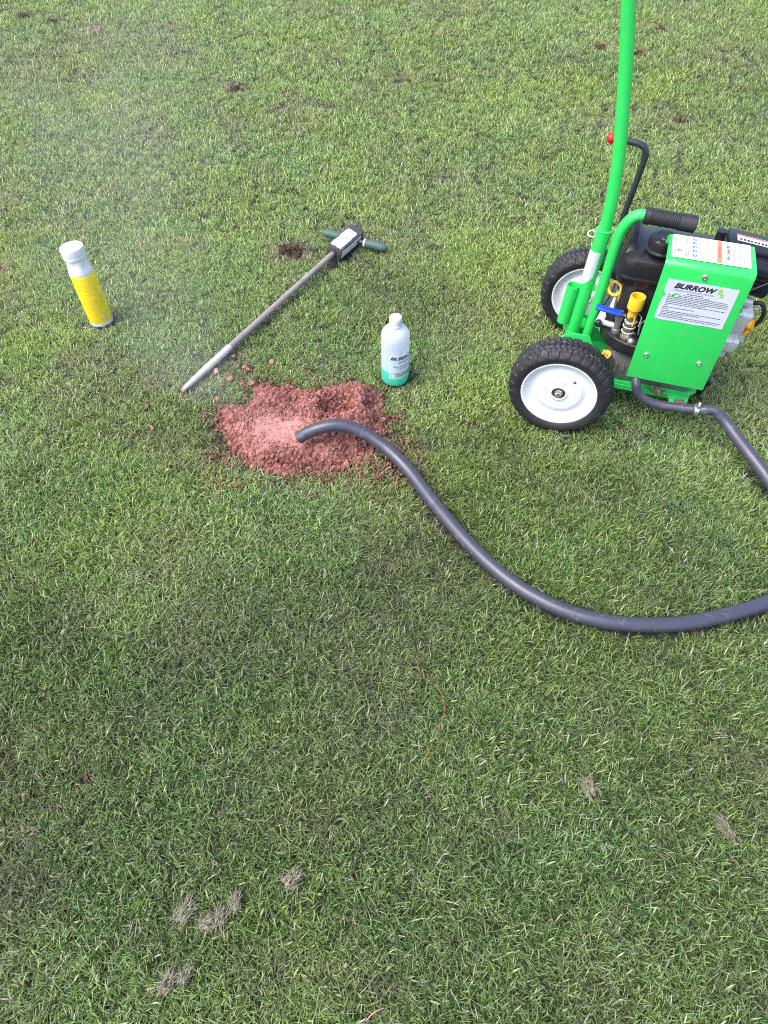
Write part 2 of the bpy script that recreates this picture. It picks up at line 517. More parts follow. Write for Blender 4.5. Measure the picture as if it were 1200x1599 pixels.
def in_view(x, y, margin):
    # distance test against the strip of lawn the camera looks over
    half = 0.60 + 0.385 * np.maximum(y, 0) + margin
    return np.abs(x) < half

def scatter(y0, y1, step, margin, sc):
    ys = np.arange(y0, y1, step)
    hw = 0.6 + 0.40 * max(y1, 0) + margin
    xs = np.arange(-hw, hw, step)
    X, Y = np.meshgrid(xs, ys)
    X = X.ravel() + (rng.random(X.size) - .5) * step * 1.05
    Y = Y.ravel() + (rng.random(Y.size) - .5) * step * 1.05
    k = in_view(X, Y, margin)
    return X[k], Y[k], np.full(k.sum(), sc)

parts_ = [scatter(-0.35, 1.25, 0.0168, 0.5, 1.2), scatter(1.25, 2.4, 0.0185, 0.5, 1.0), scatter(2.4, 3.8, 0.0245, 0.5, 1.12), scatter(3.8, 5.8, 0.030, 0.6, 1.28), scatter(5.8, 9.0, 0.05, 0.8, 1.7)]
def flank(y0, y1, step, m0, m1, sc):     # coarser turf outside the strip the camera looks over
    x_, y_, s_ = scatter(y0, y1, step, m1, sc)
    k_ = ~in_view(x_, y_, m0)
    return x_[k_], y_[k_], s_[k_]
parts_ += [flank(-1.2, 5.8, 0.042, 0.5, 2.6, 1.5), flank(5.8, 9.0, 0.07, 0.8, 2.6, 2.1), scatter(-1.2, -0.35, 0.042, 2.6, 1.5), scatter(9.0, 15.0, 0.10, 2.0, 2.8)]
X = np.concatenate([p[0] for p in parts_]); Y = np.concatenate([p[1] for p in parts_]); S = np.concatenate([p[2] for p in parts_])
n = len(X)
keep = np.ones(n, bool)
dry = np.clip((fbm(X, Y, 2.6) - 0.58) * 2.2, 0, 0.30) + np.clip((vnoise(X + 7, Y, 9.0) - 0.72) * 2.0, 0, 0.45)
scl = S * (0.72 + 0.42 * fbm(X + 5, Y + 3, 5.5) + 0.22 * rng.random(n))
lay = np.zeros(n)
for (px, py, rr, st_) in [(110, 975, .09, .5), (300, 1015, .11, .55), (20, 1190, .10, .5), (640, 715, .10, .5), (150, 60, .35, .4), (60, 120, .4, .35), (1130, 90, .35, .35), (250, 860, .12, .3), (520, 1180, .10, .3), (700, 300, .3, .2)]:
    c = gp(px, py)
    dd = np.hypot(X - c.x, Y - c.y) / rr + .8 * (fbm(X, Y, 12) - .5)
    dry = np.maximum(dry, st_ * np.clip(1.2 - dd, 0, 1))
# deeper green turf patches, more to the right, plus shade painted over the near lawn
lush_shade = np.clip((1.15 - .75 * np.clip((Y - 1.4) / 1.4, 0, 1)) * (fbm(X - 3, Y + 8, 2.0) - .44) * 1.8 + 0.95 * np.clip((1.55 - Y) / 1.1, 0, 1) + 0.12 * X - .05, 0, 1) * (0.55 + 0.45 * rng.random(n))
# soil heap: no grass inside, thinned and stained round the rim
sdh = poly_sd(X, Y, HEAP)
keep &= (sdh < -0.006) | ((sdh < 0.016) & (rng.random(n) < 0.30 - 14 * np.maximum(sdh, 0)))
scl = np.where(sdh > -.012, scl * .75, scl)
near = np.clip(1 - (-sdh) / 0.10, 0, 1)
low_side = (Y < HC[1] + 0.02)
dry = np.where(near > 0, np.maximum(dry, near * (0.75 * low_side + 0.15) * (0.4 + 0.6 * vnoise(X, Y, 25))), dry)
keep &= ~((near > 0.35) & low_side & (rng.random(n) < near * 0.45))
# worn spots
for (px, py, rad, lab, kind) in spots:
    c = gp(px, py)
    d = np.hypot(X - c.x, (Y - c.y)) / rad + 0.5 * (vnoise(X, Y, 40) - .5)
    keep &= ~((d < 0.55) & (rng.random(n) < 0.72))
    dry = np.where(d < 1.6, np.maximum(dry, np.clip(1.5 - d * .75, 0, .9)), dry)
    scl = np.where(d < 1.0, scl * 0.7, scl)
# hose and other things press the grass down
def clear_path(P, rad, zmax=0.06):
    global keep, scl
    for q in P:
        if q[2] > zmax: continue
        dd = np.hypot(X - q[0], Y - q[1])
        keep &= dd > rad
        scl = np.where(dd < rad + 0.016, np.minimum(scl, 0.72), scl)
clear_path(HA[::2], 0.015)
def clear_disc(c, rad, soft=0.012):
    global keep, scl
    dd = np.hypot(X - c[0], Y - c[1])
    keep &= dd > rad
    scl = np.where(dd < rad + soft, np.minimum(scl, 0.6), scl)
gb = gp(617, 600, .012); gbc = Vector((gb.x, gb.y + .030, 0))
yb = gp(156, 510, .010); ybc = Vector((yb.x, yb.y + .030, 0))
clear_disc(gbc, 0.041); clear_disc(ybc, 0.037)
pr0, pr1 = gp(287, 608, .016), gp(520, 396, .040)
clear_path([tuple(pr0.lerp(pr1, t / 60)) for t in range(61)], 0.008, 0.1)
bd = (pr1 - pr0); bd.z = 0; bd.normalize()
for t in range(0, 15):
    clear_disc(pr1 + bd * (t * .011), 0.024, 0.01)
for kk in range(2):
    c = MO + MW * (.490 * kk) + MU * (.012 * kk)
    for t in np.linspace(-.05, .05, 9):
        clear_disc(c + MU * float(t) + MW * .034 * (1 - kk), 0.026, 0.004)
# under the engine the lawn is short and shaded
Lx = (X - MO.x) * MU.x + (Y - MO.y) * MU.y
variant = rng.integers(0, 12, n)
straw_p = 0.05 + 0.40 * np.clip(dry, 0, 1)
variant = np.where(rng.random(n) < straw_p, rng.integers(12, 14, n), variant)
flow = (fbm(X, Y, 1.4) * 2 + fbm(X + 9, Y - 4, 4.5)) * 2 * math.pi
# the mower has combed the far lawn away from the viewer; nearer it stands and swirls
comb = np.clip((Y - 1.2) / 1.6, 0, 1) * 0.75
away = rng.random(n) < comb
rotz = np.where(away, math.pi / 2 + rng.normal(0, 0.7, n) + 0.8 * (fbm(X, Y, 1.4) - .5), flow + rng.normal(0, 0.9, n))
rx = rng.normal(0, 0.16, n); ry = rng.normal(0, 0.16, n)
k = keep
X, Y, scl, dry, lush_shade, variant, rotz, rx, ry = [a[k] for a in (X, Y, scl, dry, lush_shade, variant, rotz, rx, ry)]
n = len(X)
me = bpy.data.meshes.new('grass')
me.vertices.add(n)
co = np.stack([X, Y, np.full(n, -0.001)], 1).astype(np.float32)
me.vertices.foreach_set('co', co.ravel())
def add_attr(nm, typ, key, arr):
    a = me.attributes.new(nm, typ, 'POINT'); a.data.foreach_set(key, arr)
add_attr('rot', 'FLOAT_VECTOR', 'vector', np.stack([rx, ry, rotz], 1).astype(np.float32).ravel())
add_attr('scl', 'FLOAT', 'value', scl.astype(np.float32))
add_attr('dry', 'FLOAT', 'value', dry.astype(np.float32))
add_attr('lush_shade', 'FLOAT', 'value', lush_shade.astype(np.float32))
add_attr('variant', 'INT', 'value', variant.astype(np.int32))
me.update()
grass = bpy.data.objects.new('grass', me)
COL.objects.link(grass)
tag(grass, 'short mown lawn grass with yellowish and dry patches', 'grass', None, 'stuff')
ng = bpy.data.node_groups.new('lawn_blades', 'GeometryNodeTree')
ng.interface.new_socket('Geometry', in_out='INPUT', socket_type='NodeSocketGeometry')
ng.interface.new_socket('Geometry', in_out='OUTPUT', socket_type='NodeSocketGeometry')
gi = ng.nodes.new('NodeGroupInput'); go = ng.nodes.new('NodeGroupOutput')
iop = ng.nodes.new('GeometryNodeInstanceOnPoints')
ci = ng.nodes.new('GeometryNodeCollectionInfo')
ci.inputs['Collection'].default_value = tuft_col
ci.inputs['Separate Children'].default_value = True
ci.inputs['Reset Children'].default_value = True
def named(nm, typ):
    nd = ng.nodes.new('GeometryNodeInputNamedAttribute'); nd.data_type = typ; nd.inputs['Name'].default_value = nm
    return [s for s in nd.outputs if s.enabled and s.name == 'Attribute'][0]
ng.links.new(gi.outputs[0], iop.inputs['Points'])
ng.links.new(ci.outputs[0], iop.inputs['Instance'])
iop.inputs['Pick Instance'].default_value = True
ng.links.new(named('variant', 'INT'), iop.inputs['Instance Index'])
e2r = ng.nodes.new('FunctionNodeEulerToRotation')
ng.links.new(named('rot', 'FLOAT_VECTOR'), e2r.inputs[0])
ng.links.new(e2r.outputs[0], iop.inputs['Rotation'])
ng.links.new(named('scl', 'FLOAT'), iop.inputs['Scale'])
ng.links.new(iop.outputs[0], go.inputs[0])
md = grass.modifiers.new('blades', 'NODES')
md.node_group = ng
print('tufts', n)

# ------------------------------------------------------------------ soil: materials and the heap
def soil_material(name, dark, mid, light, powder=None):
    m, N, Lk, P = new_mat(name)
    geo = N.new("ShaderNodeNewGeometry")
    n1 = N.new("ShaderNodeTexNoise"); n1.inputs["Scale"].default_value = 160; n1.inputs["Detail"].default_value = 8
    Lk.new(geo.outputs["Position"], n1.inputs["Vector"])
    n2 = N.new("ShaderNodeTexNoise"); n2.inputs["Scale"].default_value = 22; n2.inputs["Detail"].default_value = 4
    Lk.new(geo.outputs["Position"], n2.inputs["Vector"])
    ad = N.new("ShaderNodeMath"); ad.operation = 'MULTIPLY_ADD'; ad.inputs[1].default_value = 0.5
    Lk.new(n2.outputs["Fac"], ad.inputs[0])
    hf = N.new("ShaderNodeMath"); hf.operation = 'MULTIPLY'; hf.inputs[1].default_value = 0.3
    Lk.new(n1.outputs["Fac"], hf.inputs[0])
    hr = N.new("ShaderNodeMath"); hr.operation = 'MULTIPLY_ADD'; hr.inputs[1].default_value = 0.25
    Lk.new(geo.outputs["Random Per Island"], hr.inputs[0]); Lk.new(hf.outputs[0], hr.inputs[2]); Lk.new(hr.outputs[0], ad.inputs[2])
    rp = N.new("ShaderNodeValToRGB")
    e = rp.color_ramp.elements
    e[0].position, e[0].color = 0.30, (*dark, 1)
    e[1].position, e[1].color = 0.78, (*light, 1)
    k = e.new(0.52); k.color = (*mid, 1)
    Lk.new(ad.outputs[0], rp.inputs[0])
    c = rp.outputs[0]
    if powder is not None:
        at = N.new("ShaderNodeAttribute"); at.attribute_name = 'powder'
        mx = N.new("ShaderNodeMix"); mx.data_type = 'RGBA'
        Lk.new(at.outputs["Fac"], mx.inputs[0]); Lk.new(c, mx.inputs[6]); mx.inputs[7].default_value = (*powder, 1)
        c = mx.outputs[2]
    Lk.new(c, P.inputs["Base Color"])
    P.inputs["Roughness"].default_value = 0.95
    P.inputs["Specular IOR Level"].default_value = 0.15
    bp = N.new("ShaderNodeBump"); bp.inputs["Strength"].default_value = 0.7; bp.inputs["Distance"].default_value = 0.0025
    Lk.new(n1.outputs["Fac"], bp.inputs["Height"]); Lk.new(bp.outputs[0], P.inputs["Normal"])
    return m

M['soil'] = soil_material('red_soil', (0.060, 0.025, 0.022), (0.225, 0.092, 0.079), (0.43, 0.200, 0.172), (0.44, 0.220, 0.195))
M['soil_dark'] = soil_material('brown_soil', (0.03, 0.02, 0.016), (0.07, 0.042, 0.032), (0.15, 0.085, 0.065))
M['soil_red'] = soil_material('reddish_brown_soil', (0.020, 0.014, 0.011), (0.048, 0.031, 0.024), (0.13, 0.080, 0.062))
M['soil_pale'] = soil_material('pale_soil', (0.16, 0.09, 0.07), (0.27, 0.18, 0.15), (0.40, 0.30, 0.25))

nozzle = gp(455, 690, .02); powder_c = np.array(gp(432, 678, .02))[:2]
hole_c = np.array(gp(531, 638, .03))[:2]
hole2_c = np.array(gp(505, 640, .03))[:2]
pit_c = np.array(gp(465, 696, .02))[:2]

def heap_z(x, y):
    sd_ = poly_sd(x, y, HEAP)
    e_ = np.clip(sd_ / 0.055, 0, 1); e_ = e_ * e_ * (3 - 2 * e_)
    h = 0.004 + 0.040 * e_
    h += e_ * 0.012 * (fbm(x, y, 14) - .4)
    # right-hand lobe stands higher
    rl = np.array(gp(560, 640, .03))[:2]
    h += e_ * 0.016 * np.exp(-((x - rl[0]) ** 2 + (y - rl[1]) ** 2) / 0.09 ** 2)
    fl = np.array(gp(450, 722, .03))[:2]
    h += e_ * 0.010 * np.exp(-(((x - fl[0]) / .16) ** 2 + ((y - fl[1]) / .035) ** 2))
    d2 = ((x - pit_c[0]) / .085) ** 2 + ((y - pit_c[1]) / .055) ** 2
    h -= 0.026 * np.exp(-d2) * e_
    d3 = ((x - hole_c[0]) / .040) ** 2 + ((y - hole_c[1]) / .036) ** 2
    h -= 0.078 * np.exp(-d3 ** 1.5) * e_
    d4 = ((x - hole2_c[0]) / .022) ** 2 + ((y - hole2_c[1]) / .03) ** 2
    h -= 0.018 * np.exp(-d4) * e_
    return np.maximum(h, .0035), sd_

def powder_w(x, y):
    d = np.hypot((x - powder_c[0]) / .092, (y - powder_c[1]) / .068)
    d = d + .9 * (fbm(x + 2, y, 22) - .5) + .35 * (vnoise(x, y, 120) - .5)
    return np.clip(1.25 - d, 0, 1) ** 1.3

heap = empty('soil_heap', (HC[0], HC[1], 0))
tag(heap, 'crumbly red soil heap at the hose mouth, with a dark hole and pale dusty hollow', 'soil heap')
st = 0.0032
gx = np.arange(HEAP[:, 0].min() - .02, HEAP[:, 0].max() + .02, st)
gy = np.arange(HEAP[:, 1].min() - .02, HEAP[:, 1].max() + .02, st)
GX, GY = np.meshgrid(gx, gy)
jx = GX + (rng.random(GX.shape) - .5) * st * .6; jy = GY + (rng.random(GX.shape) - .5) * st * .6
GZ, SD = heap_z(jx, jy)
pw = powder_w(jx, jy)
rough_amt = np.clip(1 - pw * 1.1, 0.10, 1)
GZ = GZ + rough_amt * (0.012 * (vnoise(jx, jy, 60) - .5) + 0.008 * (vnoise(jx, jy, 110) - .5) + 0.006 * (vnoise(jx + 3, jy, 230) - .5))
GZ = np.where(SD < 0, -0.004, GZ)
ny_, nx_ = GX.shape
idx = np.arange(GX.size).reshape(GX.shape)
ok = (SD[:-1, :-1] > -0.006) & (SD[1:, :-1] > -0.006) & (SD[:-1, 1:] > -0.006) & (SD[1:, 1:] > -0.006)
F = np.stack([idx[:-1, :-1][ok], idx[:-1, 1:][ok], idx[1:, 1:][ok], idx[1:, :-1][ok]], 1)
used = np.unique(F)
remap = -np.ones(GX.size, int); remap[used] = np.arange(len(used))
Vv = np.stack([jx.ravel()[used] - HC[0], jy.ravel()[used] - HC[1], GZ.ravel()[used]], 1)
me = bpy.data.meshes.new('heap_body')
me.from_pydata(Vv.tolist(), [], remap[F].tolist())
a = me.attributes.new('powder', 'FLOAT', 'POINT'); a.data.foreach_set('value', np.clip(pw.ravel()[used] * 1.0, 0, 0.85).astype(np.float32))
link('heap_body', me, M['soil'], heap)

def lump_mesh(name, seed, m, sub=1, amp=0.35):
    r = np.random.default_rng(seed)
    bm = bmesh.new()
    bmesh.ops.create_icosphere(bm, subdivisions=sub, radius=1.0)
    for v in bm.verts:
        v.co *= 1 + amp * (r.random() - .5) * 2
    sc_ = (r.uniform(.8, 1.3), r.uniform(.75, 1.15), r.uniform(.6, .95))
    for v in bm.verts:
        v.co.x *= sc_[0]; v.co.y *= sc_[1]; v.co.z *= sc_[2]
    me = bpy.data.meshes.new(name)
    bm.to_mesh(me); bm.free()
    me.materials.append(m)
    me.polygons.foreach_set("use_smooth", [False] * len(me.polygons))
    return me
lumps = [lump_mesh('clod', 40 + i, M['soil'], 2, 0.22) for i in range(6)]

# crumbs too small to pick apart: one part
def crumbs(name, pos, rad, m, parent, origin, pwv=None, seed=3):
    r = np.random.default_rng(seed)
    t = (1 + 5 ** .5) / 2
    base = np.array([(-1, t, 0), (1, t, 0), (-1, -t, 0), (1, -t, 0), (0, -1, t), (0, 1, t), (0, -1, -t), (0, 1, -t), (t, 0, -1), (t, 0, 1), (-t, 0, -1), (-t, 0, 1)]) / 1.9
    fc = np.array([(0, 11, 5), (0, 5, 1), (0, 1, 7), (0, 7, 10), (0, 10, 11), (1, 5, 9), (5, 11, 4), (11, 10, 2), (10, 7, 6), (7, 1, 8), (3, 9, 4), (3, 4, 2), (3, 2, 6), (3, 6, 8), (3, 8, 9), (4, 9, 5), (2, 4, 11), (6, 2, 10), (8, 6, 7), (9, 8, 1)])
    n = len(pos)
    V = base[None] * (1 + (r.random((n, 12, 1)) - .5) * 1.1) * (0.7 + .6 * r.random((n, 1, 3)))
    an = r.random(n) * 6.28
    c, s = np.cos(an), np.sin(an)
    Vx = V[..., 0] * c[:, None] - V[..., 1] * s[:, None]; Vy = V[..., 0] * s[:, None] + V[..., 1] * c[:, None]
    V = np.stack([Vx, Vy, V[..., 2]], 2) * np.asarray(rad)[:, None, None] + (np.asarray(pos) - np.array(origin))[:, None, :]
    Fc = fc[None] + (np.arange(n) * 12)[:, None, None]
    me = bpy.data.meshes.new(name)
    me.from_pydata(V.reshape(-1, 3).tolist(), [], Fc.reshape(-1, 3).tolist())
    if pwv is not None:
        a = me.attributes.new('powder', 'FLOAT', 'POINT'); a.data.foreach_set('value', np.repeat(np.asarray(pwv), 12).astype(np.float32))
    o = link(name, me, m, parent, smooth=False)
    return o

cx = rng.uniform(HEAP[:, 0].min(), HEAP[:, 0].max(), 30000); cy = rng.uniform(HEAP[:, 1].min(), HEAP[:, 1].max(), 30000)
cz, csd = heap_z(cx, cy); cp = powder_w(cx, cy)
k = (csd > -0.004) & (rng.random(30000) > np.clip(cp * 1.1 - .1, 0, .8))
cx, cy, cz, csd, cp = cx[k], cy[k], cz[k], csd[k], cp[k]
cr = 0.0010 + 0.0062 * rng.random(len(cx)) ** 4.0
cr *= np.clip(1.1 - cp, .4, 1.0)
# spilled crumbs in the grass round the heap
ox = []; orr = []
for (px, py, sp, cnt) in [(352, 718, .030, 130), (350, 760, .035, 70), (612, 700, .035, 160), (625, 735, .04, 120), (570, 740, .05, 110), (395, 590, .045, 60), (610, 655, .02, 60), (342, 640, .02, 40), (480, 745, .06, 90)]:
    c = gp(px, py, .012)
    for q in range(cnt):
        ox.append((c.x + rng.normal(0, sp), c.y + rng.normal(0, sp * .6), rng.uniform(.006, .022))); orr.append(0.0015 + .0035 * rng.random() ** 2)
bx = rng.uniform(HEAP[:, 0].min() - .07, HEAP[:, 0].max() + .07, 9000); by = rng.uniform(HEAP[:, 1].min() - .07, HEAP[:, 1].max() + .07, 9000)
bs = poly_sd(bx, by, HEAP)
kb = (bs < 0.004) & (rng.random(9000) < np.exp(bs / .016))
for a_, b_ in zip(bx[kb], by[kb]):
    ox.append((a_, b_, rng.uniform(.003, .014))); orr.append(0.0012 + .0036 * rng.random() ** 3)
pos = np.concatenate([np.stack([cx, cy, cz + cr * .35], 1), np.array(ox)])
o = crumbs('soil_crumbs', pos, np.concatenate([cr, np.array(orr)]), M['soil'], heap, (HC[0], HC[1], 0), np.concatenate([np.clip(cp * 1.3, 0, .95), np.zeros(len(ox))]))
o["kind"] = "stuff"
# larger clods lying in the heap: parts
placed = 0
big_px = [(545, 606), (568, 612), (585, 622), (552, 622), (560, 642), (575, 650), (588, 668), (515, 617), (500, 622), (492, 634), (548, 655), (535, 660), (512, 650), (568, 688),
          (556, 700), (540, 715), (520, 722), (497, 729), (470, 728), (445, 731), (415, 727), (394, 717), (372, 700), (358, 684), (349, 652), (368, 641), (408, 612), (423, 606), (451, 606), (468, 616), (580, 700), (590, 640)]
for i, (px, py) in enumerate(big_px):
    c = gp(px, py, .03)
    z, s_ = heap_z(np.array([c.x]), np.array([c.y]))
    rr = random.uniform(.0060, .0110)
    ob = bpy.data.objects.new('clod', lumps[i % 6]); COL.objects.link(ob)
    ob.parent = heap
    ob.location = (c.x - HC[0], c.y - HC[1], float(z[0]) + rr * .25)
    ob.scale = (rr, rr, rr); ob.rotation_euler = (random.random() * 6, random.random() * 6, random.random() * 6)

# loose clods lying in the grass: things of their own
loose = [(425, 565, .016, 'red soil clod resting alone in grass above the heap, right of the probe rod'),
         (365, 556, .008, 'small soil clod touching the right side of the probe rod'),
         (338, 580, .014, 'flat reddish clod pressed beside the pale tip half of the probe rod'),
         (383, 573, .015, 'red clod uppermost of the small chain between probe rod and soil heap'),
         (360, 591, .012, 'round red clod leftmost of the small chain between rod and heap'),
         (393, 599, .016, 'knobbly red clod touching the upper left rim of the heap'),
         (379, 599, .011, 'small red clod just left of the knobbly one at heap rim'),
         (388, 577, .011, 'small red clod leaning on the uppermost clod of the chain'),
         (394, 729, .012, 'red clod at the lower left rim of the heap'),
         (342, 700, .009, 'small soil crumb in grass left of the heap'),
         (340, 623, .009, 'soil crumb in grass between probe tip and heap'),
         (557, 435, .008, 'lone soil crumb in grass below the probe head'),
         (535, 351, .012, 'brown soil clod behind the probe head by its left grip'),
         (230, 633, .009, 'small pinkish crumb in grass lower left of the probe tip, upper one'),
         (238, 668, .011, 'pinkish crumb in grass left of the heap, nearest to it'),
         (203, 682, .009, 'pinkish crumb in grass left of the heap, leftmost of the group'),
         (237, 858 - 190, .006, 'tiny crumb beside the pinkish crumb left of the heap'),
         (287, 609, .011, 'lump of red mud stuck at the tip of the probe rod'),
         (105, 966, .010, 'pale pink soil crumb in grass at left, upper of two'),
         (101, 988, .012, 'pale pink soil crumb in grass at left, lower of two'),
         (69, 1085, .008, 'bright pink crumb in grass near the left edge'),
         (182, 1079, .009, 'pink soil crumb in grass at left, right of the bright pink one'),
         (135, 1216, .010, 'brownish red flat crumb in grass at lower left'),
         (119, 1147, .009, 'dull red crumb above the flat brownish crumb at lower left'),
         (72, 1135, .010, 'brownish pink crumb at left between two grass swirls'),
         (15, 1190, .013, 'brown soil lump at the left edge low down'),
         (308, 1005, .010, 'pinkish soil smear in dry grass left of the orange thread'),
         (338, 857, .008, 'small brown crumb in grass below the soil heap'),
         (45, 1243, .010, 'purplish brown crumb close to the lower left edge'),
         (540, 1507, .011, 'pale pink chip lying upright near the bottom edge'),
         (683, 1340, .008, 'small pink chip in grass below the orange thread'),
         (50, 703, .009, 'tan crumb in grass near the left edge below the yellow bottle'),
         (136, 747, .007, 'faint brown crumb in grass at left, below the yellow bottle'),
         (175, 580, .008, 'tan crumb in the grass just under the yellow bottle')]
lm2 = {'soil': lumps, 'pale': [lump_mesh('crumb', 70 + i, M['soil_pale'], 2, .25) for i in range(3)], 'red': [lump_mesh('crumb', 80 + i, M['soil_red'], 2, .25) for i in range(3)]}
for i, (px, py, rr, lab) in enumerate(loose):
    far_ = py > 740 or px < 260
    rr *= .62 if far_ else .68
    z = 0.008 if far_ else .012
    c = gp(px, py, z)
    kind = 'pale' if ('pale' in lab or 'tan' in lab) else ('red' if 'brown' in lab else 'soil')
    ob = bpy.data.objects.new('soil_clod', lm2[kind][i % 3]); COL.objects.link(ob)
    ob.location = c; ob.scale = (rr, rr, rr * .85)
    ob.rotation_euler = (random.random(), random.random(), random.random() * 6)
    if 'chip' in lab:
        ob.name = 'pink_chip'; ob.scale = (rr * .55, rr * .35, rr); tag(ob, lab, 'chip', 'chips in the lawn')
    else:
        tag(ob, lab, 'soil clod', 'loose soil crumbs in the grass')

# worn spots: shallow scraped hollows with crumbs
for i, (px, py, rad, lab, kind) in enumerate(spots):
    c = gp(px, py, .004)
    r = np.random.default_rng(300 + i)
    bm = bmesh.new()
    rings, segs = 7, 22
    ph = r.random(4) * 6.28
    def outline(t):
        return 1 + .22 * math.sin(t * 2 + ph[0]) + .14 * math.sin(t * 3 + ph[1]) + .10 * math.sin(t * 5 + ph[2])
    vr = [[bm.verts.new((0, 0, .001))]]
    for q in range(1, rings + 1):
        f = q / rings
        row = []
        for k in range(segs):
            t = 2 * math.pi * k / segs
            rr = rad * .72 * f * outline(t)
            z = .001 + .004 * math.exp(-((f - .62) / .22) ** 2) + r.uniform(0, .004) * (1 if q < rings else 0)
            if q == rings: z = -.003
            row.append(bm.verts.new((rr * math.cos(t), rr * math.sin(t) * .85, z)))
        vr.append(row)
    for k in range(segs):
        bm.faces.new((vr[0][0], vr[1][k], vr[1][(k + 1) % segs]))
        for q in range(1, rings):
            bm.faces.new((vr[q][k], vr[q + 1][k], vr[q + 1][(k + 1) % segs], vr[q][(k + 1) % segs]))
    mm = {'red': M['soil_red'], 'dark': M['soil_dark'], 'pale': M['soil_pale']}[kind]
    hole = from_bm('burrow_hole', bm, mm)
    hole.location = c
    tag(hole, lab, 'burrow hole', 'worn burrow spots in the lawn')
    nn = 36
    an = r.random(nn) * 6.28; dd = np.sqrt(r.random(nn)) * rad * .7
    ps = np.stack([dd * np.cos(an), dd * np.sin(an) * .85, .008 + .004 * r.random(nn)], 1)
    o = crumbs('crumbs', ps, .002 + .004 * r.random(nn) ** 2, M['soil_red'] if kind == 'red' else (M['soil_dark'] if kind == 'dark' else M['soil_pale']), hole, (0, 0, 0), None, 400 + i)
    o["kind"] = "stuff"

# withered mats of cut grass
def clump_mesh(name, seed, length, width, count):
    r = np.random.default_rng(seed)
    bm = bmesh.new()
    for b in range(count):
        s = r.uniform(-.45, .45) * width
        t0 = r.uniform(-.5, .15) * length
        ln = r.uniform(.25, .6) * length
        z = r.uniform(.001, .016) * (1 - (2 * s / width) ** 2 * .6)
        yaw = r.normal(0, .5) if r.random() < .6 else r.random() * 6.28
        w = r.uniform(.0006, .0013)
        prev = None
        cur = Vector((t0, s, z))
        for q in range(5):
            f = q / 4
            a = yaw + r.normal(0, .12)
            if q: cur = cur + Vector((math.cos(a), math.sin(a), 0)) * ln / 4
            zz = z + .004 * math.sin(f * math.pi) * r.uniform(.5, 1.2)
            wq = w * (1 - .8 * f)
            row = (bm.verts.new((cur.x, cur.y - wq, zz)), bm.verts.new((cur.x, cur.y + wq, zz + r.normal(0, .0006))))
            if prev: bm.faces.new((prev[0], prev[1], row[1], row[0]))
            prev = row
    me = bpy.data.meshes.new(name)
    bm.to_mesh(me); bm.free()
    me.polygons.foreach_set("use_smooth", [True] * len(me.polygons))
    me.materials.append(M['withered'])
    return me
M['withered'] = mat('withered_grass', (0.20, 0.188, 0.125), 0.7, var=0.8, vscale=160)
clumps = [(293, 1422, 62, .052, .024, 'pale withered grass mat at lower left, leftmost of the upper cluster'),
          (347, 1430, 75, .040, .022, 'withered grass mat at lower left, brightest on the right of its cluster'),
          (326, 1441, 20, .036, .020, 'greyish withered grass mat between its two paler neighbours at lower left'),
          (369, 1408, 95, .040, .016, 'narrow withered tuft standing at the right end of the lower left cluster'),
          (264, 1531, 60, .046, .020, 'dull withered grass mat near the bottom left, left of a pair'),
          (291, 1522, 65, .036, .014, 'slim withered grass mat near the bottom left, right of a pair'),
          (1127, 1292, 118, .052, .018, 'bleached curled grass mat near the right edge'),
          (916, 1229, 100, .050, .024, 'brown withered grass mat low on the right, above the bleached one'),
          (459, 1371, 40, .044, .024, 'dark greyish withered patch in the grass at bottom centre left')]
for i, (px, py, ang, ln, wd, lab) in enumerate(clumps):
    me = clump_mesh('withered_grass_mat', 500 + i, ln * .85, wd, 150)
    ob = bpy.data.objects.new('withered_grass_mat', me); COL.objects.link(ob)
    ob.location = gp(px, py, .008); ob.rotation_euler = (0.05, 0.05, R(ang))
    tag(ob, lab, 'dry grass', 'withered grass mats on the lawn')

# threads
M['thread'] = mat('orange_thread', (0.42, 0.11, 0.06), 0.6, var=0.2, vscale=200)
M['thread_pale'] = mat('pink_strand', (0.50, 0.27, 0.20), 0.6, var=0.2, vscale=200)
pts = [gp(650, 1030, .020), gp(655, 1048, .016), gp(668, 1062, .026), (gp(684, 1075, .034)), gp(692, 1090, .033), gp(694, 1110, .020), gp(688, 1130, .027), gp(678, 1155, .018), gp(668, 1178, .024), gp(661, 1195, .026)]
tag(tube('thread', catmull(pts, 5), 0.00045, M['thread'], None, 6), 'thin orange red thread lying curved on the grass below the hose', 'thread')
pts = [gp(572, 1594, .030), gp(580, 1585, .033), gp(590, 1578, .033), gp(600, 1574, .028)]
tag(tube('dry_stem', catmull(pts, 5), 0.0008, M['thread_pale'], None, 6), 'short pinkish dry stem at the bottom edge of the lawn', 'stem')

# ------------------------------------------------------------------ lettering and print helpers
def text_mesh(body, size, shear=0.0, offset=0.0, xs=1.0, align='LEFT', spacing=1.0, width=0):
    cu = bpy.data.curves.new('lettering', 'FONT')
    cu.body = body; cu.size = size; cu.shear = shear; cu.offset = offset; cu.align_x = align; cu.space_character = spacing
    cu.resolution_u = 3
    to = bpy.data.objects.new('lettering_tmp', cu); COL.objects.link(to)
    dg = bpy.context.evaluated_depsgraph_get()
    dg.update()
    me = bpy.data.meshes.new_from_object(to.evaluated_get(dg))
    bpy.data.objects.remove(to, do_unlink=True)
    co = np.zeros(len(me.vertices) * 3); me.vertices.foreach_get('co', co); co = co.reshape(-1, 3)
    co[:, 0] *= xs
    if width: co[:, 0] *= width / max(1e-9, co[:, 0].max() - co[:, 0].min())
    return me, co

